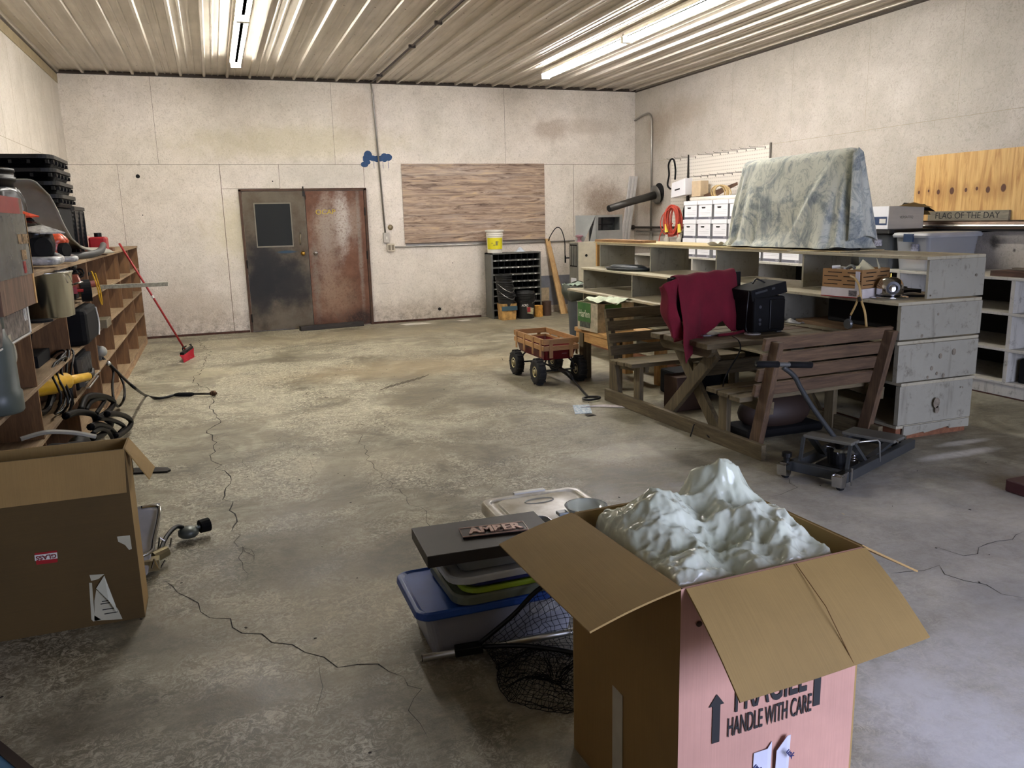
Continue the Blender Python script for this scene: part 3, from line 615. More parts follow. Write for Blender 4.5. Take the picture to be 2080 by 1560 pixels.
# thermos jug
t = thing('vacuum_flask', 'large grey green vacuum flask with cream handle at the left edge', 'flask', (-1.03, 4.35, .726))
mth = plain('flask_green', (84, 92, 84), .4)
build('body', MB().lathe([(.10, 0), (.108, .01), (.108, .1), (.1, .11), (.098, .32), (.075, .37), (.07, .4)], n=28), mth, t, smooth=True)
build('cup_lid', MB().lathe([(.072, .40), (.074, .47), (.06, .49), (.01, .492)], n=24), mth, t, smooth=True)
build('handle', MB().tube(smooth_path([(.02, .09, .33), (.05, .15, .33), (.06, .16, .24), (.04, .10, .17)]), .014, 8).box(-.03, .07, .06, .11, .27, .36), plain('flask_cream', (168, 160, 136), .5), t)
# RC car
t = thing('toy_truck', 'red and black radio control truck with knobby tyres on left shelf', 'toy truck', (-1.08, 7.0, 1.036), .15)
build('body_shell', MB().hexa([(-.11, -.2, .10), (.11, -.2, .10), (.11, .22, .10), (-.11, .22, .10)], [(-.08, -.1, .2), (.08, -.1, .2), (.08, .1, .2), (-.08, .1, .2)]), plain('toy_brown_red', (120, 62, 50), .3, .2, .5, 14), t, bevel=.01)
build('bumper', MB().tube([(-.1, -.24, .09), (.1, -.24, .09)], .012, 6).box(-.06, .06, -.26, -.22, .07, .12), redp, t)
for sx in (-1, 1):
    for sy in (-1, 1):
        wv = build('wheel', MB().cyl((sx*.12-.035, sy*.15, .075), (sx*.12+.035, sy*.15, .075), .075, .075, 20), blkm, t); build('rim', MB().cyl((sx*.12-.038, sy*.15, .075), (sx*.12+.038, sy*.15, .075), .035, .035, 12), gry, wv)
# chain / camera clutter
t = thing('tool_heap', 'heap of black chain and silver fittings above the radio control truck', 'tools', (-1.12, 7.2, 1.24), group=None, world=True)
m = MB(); r = random.Random(8)
for i in range(16):
    y = 6.95+.05*i; m.at((-1.06+.03*math.sin(i), y, 1.27-.005*i), .4*i, r.random()*3).tube([(.025*math.cos(a*PI/4), .035*math.sin(a*PI/4), 0) for a in range(8)], .007, 6, True)
build('chain', m, blkm, t)
build('clamp', MB().tube(smooth_path([(-1.12, 6.75, 1.25), (-1.05, 6.9, 1.31), (-1.03, 7.1, 1.30), (-1.08, 7.3, 1.24)]), .018, 8), gry, t, smooth=True)
build('mirror', MB().ball((-1.02, 6.65, 1.22), .015, .06, .045), plain('white_lens', (205, 205, 198), .2), t, smooth=True)
build('support_box', MB().box(-1.3, -1.06, 7.1, 7.35, 1.036, 1.25), blkm, t)
o = build('yellow_strap', MB().tube(smooth_path([(-1.0, 7.75, 1.22), (-.98, 7.8, 1.1), (-.985, 7.95, .95), (-.98, 8.0, .92), (-.97, 7.9, 1.05), (-.98, 7.8, 1.2)]), .006, 5), ylw); tag(o, 'yellow cord loop hanging off the left shelf front', 'cord')
o = build('red_rope_roll', MB().cyl((-1.35, 7.9, 1.08), (-1.05, 8.35, 1.08), .035, .03, 12), plain('dark_red_roll', (96, 34, 24), .7)); tag(o, 'dark red rolled tube in the shelf cell behind the yellow cord', 'roll')
o = build('mesh_strip', MB().box(-1.0, -.43, 8.15, 8.2, 1.04, 1.075), plain('pale_mesh', (150, 146, 128), .6, 0, .35, 60)); tag(o, 'pale perforated strip sticking out of the left shelf toward the broom', 'strip')
# black cooler bag
t = thing('black_cooler', 'black soft cooler box bulging from the left shelf', 'cooler', (-1.08, 6.95, .726), .0)
build('body', MB().box(-.15, .15, -.32, .30, 0, .27), blkm, t, bevel=.04); build('trim', MB().tube(smooth_path([(.155, .2, .02), (.16, .24, .12), (.155, .2, .24)]), .006, 6), wht, t)
o = build('metal_plate', MB().box(-1.02, -.93, 7.75, 8.05, .727, .80), plain('dull_metal', (130, 122, 100), .4, .6), bevel=.004); tag(o, 'small dull metal plate jutting out past the black cooler', 'plate')
t = thing('lantern', 'small grey lantern lying in the far shelf cell', 'lantern', (-1.08, 7.95, .50), 0)
build('body', MB().cyl((-.08, 0, 0), (.03, 0, 0), .045, .06, 14), gry, t); build('glass_cap', MB().ball((.05, 0, 0), .05), plain('frosted', (140, 140, 134), .3), t, smooth=True)
build('stand', MB().box(-.05, .05, -.03, .03, -.074, -.03), gry, t)
# hedge trimmer, heater, cables in near cells
t = thing('hedge_trimmer', 'yellow cordless power tool poking out of the near left shelf', 'power tool', (-1.1, 5.9, .50), world=True)
build('body', MB().tube(smooth_path([(-1.22, 5.35, .66), (-1.08, 5.7, .62), (-1.02, 6.0, .58)]), [.07]*9+[.06]*4, 12), ylw, t, smooth=True)
build('neck', MB().tube([(-1.02, 6.0, .58), (-.95, 6.5, .52)], [.035, .03], 10), ylw, t, smooth=True)
build('nozzle', MB().tube([(-.95, 6.5, .52), (-.94, 6.62, .51), (-.95, 6.75, .53)], [.032, .02, .015], 10), blk, t)
build('grip', MB().tube(smooth_path([(-1.15, 5.5, .56), (-1.12, 5.6, .46), (-1.1, 5.8, .45), (-1.08, 5.9, .54)]), .02, 8), blk, t)
t = thing('space_heater', 'dark finned heater unit standing on the low left shelf', 'heater', (-1.1, 6.75, .426))
build('body', MB().box(-.12, .09, -.28, .22, 0, .24), blkm, t, bevel=.008); m = MB()
for i in range(9): m.box(.09, .125, -.26+.055*i, -.25+.055*i, .02, .22)
build('fin', m, plain('fin_grey', (120, 118, 108), .4, .6), t); build('wire_guard', MB().tube([(.13, -.25, .01), (.15, -.25, .01), (.15, .25, .01), (.13, .25, .01)], .006, 6).tube([(.13, -.25, .05), (.17, .25, .05)], .005, 6), alu, t)
m = MB()
for i in range(5):
    m.at((-1.0-.02*i, 5.75+.12*i, .60-.01*i), .2*i, .5+.2*i, .1*i).tube([(.03*math.sin(3*a*PI/10), .24*math.cos(a*PI/10), .13*math.sin(a*PI/10)) for a in range(20)], .008, 6, True)
o = build('coiled_cable', m, blk, smooth=True); tag(o, 'black cable coiled around the yellow power tool', 'cable')
o = build('microphone_stand', MB().tube([(-1.2, 5.9, .73), (-1.15, 5.95, 1.0)], .012, 6).box(-1.3, -1.1, 5.7, 6.1, .726, .80), blkm); tag(o, 'black adapter and upright arm in the cell above the yellow tool', 'adapter')
for i, (y, lab) in enumerate([(5.55, 'black power brick lying in the middle cell of the near left shelf'), (5.3, 'dark cloth bundle at the back of the middle cell')]):
    o = build('bundle', MB().ball((-1.45, y, .80), .14, .16, .075), blkm, smooth=True); tag(o, lab, 'bundle')
# bench grinder wheel frame etc on the bottom shelf : black handles
mgl_ = plain('gloss_black', (4, 4, 5), .5, 0, .1, Specular_IOR_Level=.06)
t = thing('push_mower_handles', 'tangle of shiny black looped handles lying behind the left carton', 'handles', (-.75, 5.0, 0), world=True)
PTS = [([(-0.86, 5.441, 0.483), (-0.86, 5.628, 0.513), (-0.86, 5.879, 0.488), (-0.86, 6.356, 0.393), (-0.86, 6.782, 0.287), (-0.86, 6.965, 0.214), (-0.86, 6.642, 0.222), (-0.86, 6.234, 0.271), (-0.86, 5.988, 0.318)], 0.02), ([(-0.86, 5.635, 0.441), (-0.86, 5.844, 0.451), (-0.86, 6.188, 0.407), (-0.86, 6.491, 0.337), (-0.86, 6.293, 0.33), (-0.86, 6.006, 0.337)], 0.014), ([(-0.84, 4.829, 0.583), (-0.84, 5.165, 0.531), (-0.84, 5.533, 0.447), (-0.84, 5.772, 0.379), (-0.84, 5.825, 0.323), (-0.84, 5.703, 0.307)], 0.018), ([(-0.74, 5.6, 0.414), (-0.74, 6.117, 0.3), (-0.74, 6.65, 0.156), (-0.74, 6.851, 0.067), (-0.74, 6.559, 0.083), (-0.74, 6.094, 0.155), (-0.74, 5.87, 0.203)], 0.018), ([(-0.76, 5.369, 0.44), (-0.76, 5.818, 0.331), (-0.76, 6.281, 0.201), (-0.76, 6.556, 0.103), (-0.76, 6.274, 0.13)], 0.014), ([(-0.78, 5.185, 0.431), (-0.78, 5.476, 0.376), (-0.78, 5.827, 0.278), (-0.78, 6.147, 0.155), (-0.78, 6.229, 0.102)], 0.02), ([(-0.78, 5.871, 0.321), (-0.78, 6.048, 0.249), (-0.78, 5.809, 0.26), (-0.78, 5.506, 0.298), (-0.78, 5.21, 0.358)], 0.018), ([(-0.76, 5.097, 0.41), (-0.76, 5.398, 0.364), (-0.76, 5.701, 0.277), (-0.76, 5.859, 0.193)], 0.012)]
for p, r_ in PTS: build('handle_loop', MB().tube(smooth_path(p, 5), r_*1.1, 8), mgl_, t, smooth=True)
build('hub', MB().ball((-.80, 4.85, .36), .07, .2, .10), mgl_, t, smooth=True)
build('grip_end', MB().box(-.86, -.80, 4.6, 4.75, .36, .40), wht, t)
build('frame', MB().tube([(-.86, 4.4, .34), (-.8, 5.4, .30)], .02, 8).tube([(-.84, 4.5, 0.02), (-.84, 4.8, .34)], .018, 8).tube([(-.8, 5.4, 0.02), (-.8, 5.2, .32)], .018, 8), blk, t, smooth=True)
def bagf(u, v):
    a = 2*PI*u; p = PI*v
    r = 1+.16*noise.noise(Vector((math.cos(a)*1.8, math.sin(a)*1.8, p*1.5)))
    return (-.74+.24*r*math.sin(p)*math.cos(a), 4.1+.38*r*math.sin(p)*math.sin(a), .30-.30*math.cos(p)*(1+.1*math.sin(3*a)*math.sin(p)))
o = build('black_bag', MB().grid(bagf, 36, 20), blkm, smooth=True, base=(-.74, 4.1, 0)); tag(o, 'slumped black cloth bag behind the left carton', 'bag')
o = build('bent_rod', MB().tube(smooth_path([(-.95, 4.3, .60), (-.85, 4.35, .61), (-.75, 4.42, .58), (-.65, 4.45, .54)]), .012, 6), plain('pale_pole', (170, 166, 150), .4)); tag(o, 'pale bent rod lying over the black bag', 'rod')
o = build('black_bar', MB().prism([(-.70, 5.60), (-.5, 5.55), (-.42, 5.53), (-.40, 5.56), (-.42, 5.62), (-.52, 5.67), (-.70, 5.72)], 0, .012), blk); tag(o, 'flat black blade lying on the floor behind the left carton', 'blade')
# broom
t = thing('push_broom', 'red handled broom leaning on the left shelf, red bristles down', 'broom', (-.42, 10.35, 0), world=True)
build('handle', MB().tube([(-1.0, 10.2, 1.41), (-.72, 10.29, .78), (-.44, 10.37, .13)], .012, 8), plain('broom_red', (150, 34, 34), .4), t, smooth=True)
build('ring', MB().cyl((-.728, 10.285, .80), (-.715, 10.29, .77), .0135), wht, t)
dx, dy = .30, .95
m = MB(); m.bar((-.42-.17*dx, 10.35-.17*dy, .10), (-.42+.17*dx, 10.35+.17*dy, .13), .05, .035); build('head', m, blk, t, bevel=.008)
m = MB(); r = random.Random(2)
for i in range(44):
    for j in range(5):
        s_ = -.175+.35*i/43; o_ = (j-2)*.012; bx, by = -.42+s_*dx-o_*dy, 10.35+s_*dy+o_*dx; z_ = .09+.03*(s_+.17)/.35
        m.tube([(bx, by, z_), (bx+.02+o_*1.2+r.uniform(-.006, .006), by+s_*.15, .003)], [.003, .002], 4)
o = build('bristles', m, plain('bristle_red', (196, 40, 52), .6), t); o['kind'] = 'stuff'
build('bracket', MB().tube([(-.46, 10.28, .13), (-.46, 10.28, .16), (-.42, 10.36, .17)], .008, 6).tube([(-.37, 10.5, .14), (-.37, 10.5, .17), (-.38, 10.44, .17)], .008, 6), blk, t)
# torch wand with hose
W = [[(-1.05, 7.95, 0.469), (-0.98, 7.927, 0.396), (-0.85, 7.588, 0.324), (-0.68, 6.762, 0.363), (-0.735, 8.206, 0.02), (-0.626, 8.041, 0.015), (-0.537, 8.057, 0.015), (-0.475, 8.102, 0.02)], [(-0.975, 7.882, 0.397), (-0.96, 8.0, 0.301), (-0.93, 7.578, 0.242), (-0.9, 7.336, 0.159), (-0.924, 7.794, 0.02), (-0.84, 7.492, 0.149), (-0.88, 7.933, 0.19), (-0.93, 8.034, 0.292), (-0.97, 7.875, 0.398)], [(-0.474, 8.092, 0.02), (-0.437, 8.084, 0.022), (-0.326, 8.044, 0.022), (-0.308, 8.055, 0.02)], [(-0.308, 8.055, 0.02), (-0.158, 7.945, 0.03)], [(-0.158, 7.945, 0.03), (-0.142, 7.963, 0.03), (-0.117, 7.95, 0.03), (-0.105, 7.934, 0.03)]]
t = thing('torch_wand', 'black hose and torch wand trailing from left shelf onto the floor', 'torch wand', (-.4, 7.9, 0), world=True)
build('hose', MB().tube(smooth_path(W[0], 8), .012, 8), blk, t, smooth=True)
build('hose_loop', MB().tube(smooth_path(W[1], 8), .011, 8), blk, t, smooth=True)
build('wand_grip', MB().tube(W[2], [.014, .02, .02, .014], 8), blkm, t, smooth=True)
build('wand_tube', MB().tube(W[3], .010, 8), plain('wand_steel', (70, 66, 60), .35, .8), t, smooth=True)
build('nozzle', MB().tube(W[4], [.014, .026, .026, .012], 10), plain('burnt_steel', (80, 58, 40), .5, .7), t)
build('hose_tie', MB().ball(W[1][0], .022), alu, t, smooth=True)
# ---------------------------------------------------------------- stepped counter of cubbies
CX1 = 4.98
t = thing('stepped_counter', 'stepped cream painted plywood counter of open cells across the room', 'counter', (4.6, 6.6, 0), world=True)
lv = [(0, .10, 4.33), (.10, .41, 4.31), (.41, .70, 4.25), (.70, .965, 4.255), (.965, 1.26, 4.48)]
ends = [(4.15, 9.1)]*3+[(4.15, 9.12), (4.15, 9.12)]
for i, (za, zb, xf) in enumerate(lv):
    if i == 0: continue
    tx = {1: xf, 2: xf, 3: 4.235, 4: 4.455}[i]
    y1 = {1: 9.1, 2: 9.3, 3: 9.14, 4: 9.14}[i]
    build('top_board' if i == 4 else 'step_board', MB().box(tx, CX1, 4.14, y1, zb-.022, zb), CTR, t, bevel=.003)
build('step_board', MB().box(4.12, 4.30, 6.4, 9.3, .678, .702), CTR, t, bevel=.003)
build('top_overlay', MB().box(4.445, 4.95, 5.55, 9.2, 1.26, 1.272), wood('pale_ply', (176, 156, 112), (206, 190, 148), 'Y'), t)
build('base_board', MB().box(4.33, CX1-.01, 4.18, 9.1, 0, .085), wood('rust_base', (104, 62, 40), (140, 92, 62), 'Y'), t)
build('floor_board', MB().box(4.31, CX1, 4.16, 9.1, .085, .105), CTR, t)
UP = [5.39, 6.61, 7.86, 9.1]
for i, (za, zb, xf) in enumerate(lv):
    if i == 0: continue
    for y in UP: build('divider', MB().box(xf, CX1-(.02), y-.01, y+.01, za+(.006 if i > 1 else 0), zb-.022), CTRG, t)
    build('end_panel', MB().box(xf, CX1+{1: -.01, 2: -.015, 3: 0, 4: .005}[i], 4.145-{1: 0, 2: .02, 3: .012, 4: .004}[i], 4.165, za+.012, zb-.022), CTRG, t, bevel=.003)
build('end_skirt', MB().prism([(4.37, .03), (4.55, .045), (4.56, .035), (4.78, .06), (4.79, .045), (4.97, .04), (4.97, .10), (4.37, .10)], 4.15, 4.165, 'Y'), CTRG, t)
build('edge_cleat', MB().box(4.29, 4.31, 4.13, 4.165, .12, .39), CTRG, t)
for i in (1, 2): build('back_panel', MB().box(CX1-.02, CX1-.01, 4.17, 9.09, lv[i][0]+.0, lv[i][1]-.022), plain('dark_back', (52, 46, 38), .8), t)
kn = plain('dark_knot', (118, 108, 92), .8, 0, .4, 40)
m = MB()
for x, z, r in ((4.58, .87, .008), (4.62, .58, .014), (4.74, .6, .018), (4.6, .46, .01), (4.52, .44, .008), (4.66, .44, .012), (4.62, .25, .03), (4.63, .2, .02), (4.55, .5, .012), (4.9, 1.12, .008), (4.5, 1.0, .005), (4.45, .73, .01), (4.85, .34, .006)):
    m.at((x, 4.12 if z < .7 else 4.131, z)).prism([(r*math.cos(a*PI/5), r*1.3*math.sin(a*PI/5)) for a in range(10)], 0, .0015 if z < .7 else .002, 'Y')
o = build('knot_mark', m, kn, t); o['kind'] = 'stuff'
# corner new wood post and board at far end
o = build('pine_stud', MB().box(4.50, 4.72, 9.22, 9.26, .967, 1.262), NEW('Z')); tag(o, 'short new pine board standing at the far end of the counter top tier', 'board')
o = build('rough_plank', MB().box(4.46, 4.66, 8.05, 9.2, 1.272, 1.30), wood('rough_brown', (120, 84, 52), (160, 122, 82), 'Y')); tag(o, 'rough brown plank lying on far end of the counter top', 'plank')
# dark oval tray lid
t = thing('tray_lid', 'dark grey oval plastic lid lying on the far end of counter step', 'lid', (4.44, 8.3, .966), .15)
build('rim', MB().lathe([(.30, 0), (.32, .02), (.33, .028), (.30, .03)], n=36, sx=.55, sy=1.15), plain('slate_plastic', (44, 50, 54), .4), t, smooth=True)
build('dome', MB().lathe([(.29, .028), (.22, .055), (.1, .062), (.002, .063)], n=36, sx=.55, sy=1.15), plain('slate_plastic', (44, 50, 54), .4), t, smooth=True)
# ---------------------------------------------------------------- blanket over something
BL = plain('x_unused', (1, 1, 1)) if False else None
k = NT('marbled_fleece'); co = k.coord(); a = k.noise(k.coord((1.3, 1.3, 1.0), rot=(.7, .3, .2)), 2.6, 5, .6, 1.6); b = k.noise(k.coord((2.0, 2.0, 1.3), rot=(.9, 0, .4)), 3.0, 5, .65, 2.2); f = k.noise(co, 160, 2, .6)
col = k.ramp(a, [(.33, lin((128, 136, 138))), (.43, lin((164, 170, 166))), (.50, lin((204, 206, 192))), (.7, lin((212, 214, 200)))]); col = k.mix(.75, col, k.ramp(b, [(.44, (1, 1, 1)), (.485, (.55, .6, .62)), (.50, (.6, .66, .68)), (.53, (1, 1, 1)), (.66, (1, 1, 1)), (.69, (.7, .75, .76)), (.72, (1, 1, 1))]), 'MULTIPLY')
mbl = k.out(col, .95, 0, f, .4, .003, Sheen_Weight=.4)
BY0, BY1 = 5.05, 6.58
def blanket(u, v):
    a = 2*PI*u; c, s_ = math.cos(a), math.sin(a)
    n_ = 5; hy = .70+.05*v; hx = .055+.115*v**.6+.05*v
    c2 = math.copysign(abs(c)**(2/n_), c); s2 = math.copysign(abs(s_)**(2/n_), s_)
    fold = (math.sin(9*a+1.2)+.7*math.sin(15*a+3*v))*.016*v+.02*v*noise.noise(Vector((c*3, s_*3, v*2)))
    if v < .06: k_ = (v/.06)**.5; hy *= .9+.1*k_; hx *= k_
    x = 4.72+(hx+fold)*c2; y = (BY0+BY1)/2+(hy+fold*.8)*s2
    top = 2.055-.006*(y-BY0)
    z = top-(top-1.288)*v if v >= .06 else top-.02*(v/.06)**2-.026*v/.06
    if v >= .06: z = (top-.046)-(top-.046-1.285)*((v-.06)/.94)
    if c2 < -.6:
        for ya, yb in ((6.38, 6.42), (6.02, 6.05), (5.62, 6.0), (5.22, 5.66)):
            yr = ya+(yb-ya)*v; x -= .045*v*math.exp(-((y-yr)/.035)**2)-.012*v*math.exp(-((y-yr-.08)/.05)**2)
    if v > .93:
        q = (v-.93)/.07; x += c2*.05*q*(.5+.5*math.sin(7*a)); y += s2*.03*q
    return (x, y, z)
o = build('blanket', MB().grid(blanket, 200, 60), mbl, smooth=True, weld=True, base=(4.72, 5.8, 1.275)); tag(o, 'grey green marbled fleece blanket draped over a tall form on the counter', 'blanket')
def bfold(u, v):
    y = BY0-.015-.05*math.sin(PI*u)*(.4+.6*v); x = 4.60+.27*u*(.3+.7*v)+.0*v; z = 2.0-.66*v+.04*math.sin(u*PI)
    return (x, y-.015*math.sin(8*u), z)
fo = build('corner_fold', MB().grid(bfold, 20, 24), mbl, o, smooth=True, solid=.012); fo.matrix_parent_inverse = Matrix.Translation((-4.72, -5.8, -1.275))
bd = build('hidden_form', MB().box(4.69, 4.75, 5.3, 6.35, 1.272, 1.98), blkm, bevel=.02); tag(bd, 'dark upright form hidden under the marbled blanket', 'panel')
o = build('thin_board', MB().box(4.5, 4.93, 5.0, 5.6, 1.262, 1.271), wood('pale_ply', (176, 156, 112), (206, 190, 148), 'Y')); tag(o, 'thin pale board under the right end of the blanket', 'board')
o = build('black_cable', MB().tube(smooth_path([(4.5, 5.12, 1.285), (4.53, 5.07, 1.29), (4.6, 5.02, 1.28), (4.68, 4.99, 1.279)]), .009, 6), blk); tag(o, 'short black cable at the right foot of the blanket', 'cable')
for i, (y, z, lab) in enumerate(((6.62, 1.273, 'white scrap of paper by the left foot of the blanket'),)):
    o = build('paper_scrap', MB().grid(lambda u, v: (4.5+.12*u, y+.18*v, z+.02*math.sin(5*u+3*v)+.02), 8, 8), paper, solid=.002); tag(o, lab, 'paper')
# ---------------------------------------------------------------- items on the near step
t = thing('slotted_carton', 'brown slotted cardboard carton with papers on the counter step', 'carton', (4.30, 4.62, 1.035), world=True)
A_, B_, C_, D_ = (4.172, 4.80), (4.225, 4.47), (4.56, 4.56), (4.47, 4.88)
m = MB(); cb = [A_, B_, C_, D_]
for i in range(4):
    p, q = Vector(cb[i]), Vector(cb[(i+1) % 4]); d = (q-p).normalized(); nn = Vector((-d.y, d.x))*.005
    m.hexa([(p.x, p.y, 1.035), (q.x, q.y, 1.035), (q.x+nn.x, q.y+nn.y, 1.035), (p.x+nn.x, p.y+nn.y, 1.035)], [(p.x, p.y, 1.165), (q.x, q.y, 1.165), (q.x+nn.x, q.y+nn.y, 1.165), (p.x+nn.x, p.y+nn.y, 1.165)])
m.add([(x, y, 1.037) for x, y in cb], [(0, 1, 2, 3)])
build('body', m, cardboard('carton_brown', (150, 112, 68), 'Z'), t)
m = MB()
for (p, q) in ((A_, B_), (B_, C_)):
    p, q = Vector(p), Vector(q); d = (q-p); n_ = Vector((d.y, -d.x)).normalized()*.0015
    for r_ in range(4):
        z = 1.055+.028*r_
        for c_ in range(2):
            a = (.04+.5*c_+(.1 if r_ % 2 else 0)); b = min(.98, a+.36); s0, s1 = p+d*a+n_, p+d*b+n_
            m.add([(s0.x, s0.y, z), (s1.x, s1.y, z), (s1.x, s1.y, z+.006), (s0.x, s0.y, z+.006)], [(0, 1, 2, 3)])
o_ = build('vent_slot', m, blkm, t); o_['kind'] = 'stuff'
build('white_base', MB().hexa([(4.165, 4.80, .967), (4.222, 4.455, .967), (4.57, 4.55, .967), (4.48, 4.89, .967)], [(4.165, 4.80, 1.033), (4.222, 4.455, 1.033), (4.57, 4.55, 1.033), (4.48, 4.89, 1.033)]), plain('white_red_box', (205, 196, 190), .5), t)
build('barcode_label', MB().hexa([(4.204, 4.565, .98), (4.214, 4.50, .98), (4.213, 4.50, .98), (4.203, 4.565, .98)], [(4.204, 4.565, 1.02), (4.214, 4.50, 1.02), (4.212, 4.50, 1.02), (4.202, 4.565, 1.02)]), plain('label_grey', (96, 90, 92), .6, 0, .7, 90), t)
build('red_stripe', MB().hexa([(4.164, 4.80, .967), (4.221, 4.455, .967), (4.223, 4.455, .967), (4.166, 4.80, .967)], [(4.163, 4.80, .973), (4.220, 4.455, .973), (4.223, 4.455, .973), (4.166, 4.80, .973)]), redp, t)
m = MB().add([(4.3, 4.62, 1.15), (4.4, 4.55, 1.15), (4.42, 4.68, 1.225), (4.46, 4.6, 1.16)], [(0, 1, 2), (1, 3, 2)]).add([(4.42, 4.52, 1.15), (4.5, 4.58, 1.15), (4.47, 4.6, 1.235)], [(0, 1, 2)]).add([(4.25, 4.62, 1.16), (4.36, 4.7, 1.16), (4.4, 4.66, 1.19), (4.3, 4.58, 1.165)], [(0, 1, 2, 3)])
o = build('folded_paper', m, plain('cream_paper', (206, 200, 168), .7), solid=.002); tag(o, 'cream folded papers poking out of the slotted carton', 'paper')
o = build('glue_bottle', MB().cyl((4.2, 4.74, 1.175), (4.24, 4.70, 1.178), .012, .012, 10).box(4.25, 4.3, 4.68, 4.75, 1.15, 1.175), wht); tag(o, 'small white bottle lying on the left rim of the slotted carton', 'bottle')
o = build('hose_nozzle', MB().tube(smooth_path([(4.22, 4.62, 1.17), (4.23, 4.58, 1.19), (4.23, 4.55, 1.175)]), .012, 8), gry); tag(o, 'grey hose end resting over the rim of the slotted carton', 'nozzle')
o = build('tape_strip', MB().box(4.2085, 4.211, 4.475, 4.515, 1.02, 1.155), plain('clear_white_tape', (190, 190, 200), .25)); tag(o, 'white strip hanging down the corner of the slotted carton', 'strip')
t = thing('hose_gauge', 'tan rubber hose with round gauge hanging from the counter step', 'hose', (4.19, 4.5, .8), world=True)
tan = plain('tan_hose', (178, 148, 92), .5)
H1 = [(4.176, 4.530, 1.126), (4.205, 4.513, 1.105), (4.195, 4.461, 1.061), (4.195, 4.442, 1.001), (4.200, 4.434, 0.953), (4.200, 4.396, 0.878), (4.200, 4.373, 0.778)]
build('tube', MB().tube(smooth_path(H1), .008, 8), tan, t, smooth=True)
build('tube', MB().tube(smooth_path([(4.190, 4.450, 0.994), (4.190, 4.477, 0.923), (4.190, 4.518, 0.849)]), .007, 8), tan, t, smooth=True)
gx, gy, gz = (4.180, 4.526, 0.786)
build('gauge', MB().at((gx, gy, gz), 0, 0, PI/2).lathe([(.034, -.012), (.038, 0), (.034, .012), (.02, .014)], n=20), plain('gauge_grey', (110, 112, 110), .35, .5), t)
build('fitting', MB().tube([(4.190, 4.449, 0.980), (4.190, 4.437, 0.954)], .014, 8).tube([(4.190, 4.522, 0.842), (4.185, 4.519, 0.807)], .008, 8), plain('fitting_dark', (50, 46, 42), .4, .7), t)
t = thing('siren_lamp', 'chrome domed motor housing with dark round opening on the counter step', 'motor housing', (4.44, 4.43, .966), world=False)
build('flange', MB().lathe([(.13, 0), (.14, .006), (.12, .012), (.07, .016)], n=32, sy=.9), chrome, t, smooth=True)
build('dome', MB().lathe([(.085, .02), (.09, .03), (.088, .09), (.07, .125), (.045, .14), (.01, .146)], n=32), chrome, t, smooth=True)
build('opening', MB().at((-.045, -.072, .075), math.radians(-32), PI/2).lathe([(.042, -.0), (.045, .012), (.03, .014), (.026, .0)], n=20), plain('dark_bore', (22, 20, 18), .4), t)
build('finial', MB().tube([(0, 0, .145), (0, 0, .17)], .007, 8), plain('brass', (190, 150, 70), .25, 1), t)
o = build('round_cover', MB().lathe([(.085, 0), (.09, .01), (.07, .014), (.03, .024)], (4.66, 4.44, .966), 28), blk, smooth=True); tag(o, 'flat black round lid beside the chrome housing', 'lid')
t = thing('wire_basket', 'dark wire rack lying inside the top cell beside the carton', 'rack', (4.72, 4.75, .966))
build('frame', MB().box(-.14, .14, -.2, .2, 0, .03), blkm, t); build('rod', MB().tube([(-.12, -.2, .05), (-.1, .2, .055)], .006, 6).tube([(.0, -.2, .05), (.02, .2, .055)], .006, 6), gry, t)
o = build('silver_wrap', MB().grid(lambda u, v: (4.29+.05*v+.02*math.sin(7*u), 5.48-.3*u, .705+.035*abs(math.sin(PI*v))*(.6+.4*math.sin(12*u))), 24, 8), plain('silver_white', (190, 190, 186), .25, .3, .3, 30), smooth=True, solid=.003); tag(o, 'crumpled silvery wrap lying on the middle counter shelf', 'wrap')
o = build('lower_plank', MB().box(4.36, 4.9, 4.3, 5.3, .702, .73), wood('plain_brown', (96, 74, 48), (124, 98, 68), 'Y')); tag(o, 'brown plank lying in the near middle cell of the counter', 'plank')
o = build('black_case', MB().box(4.5, 4.9, 4.35, 5.1, .731, .92), blkm, bevel=.01); tag(o, 'black case filling the near middle cell of the counter', 'case')

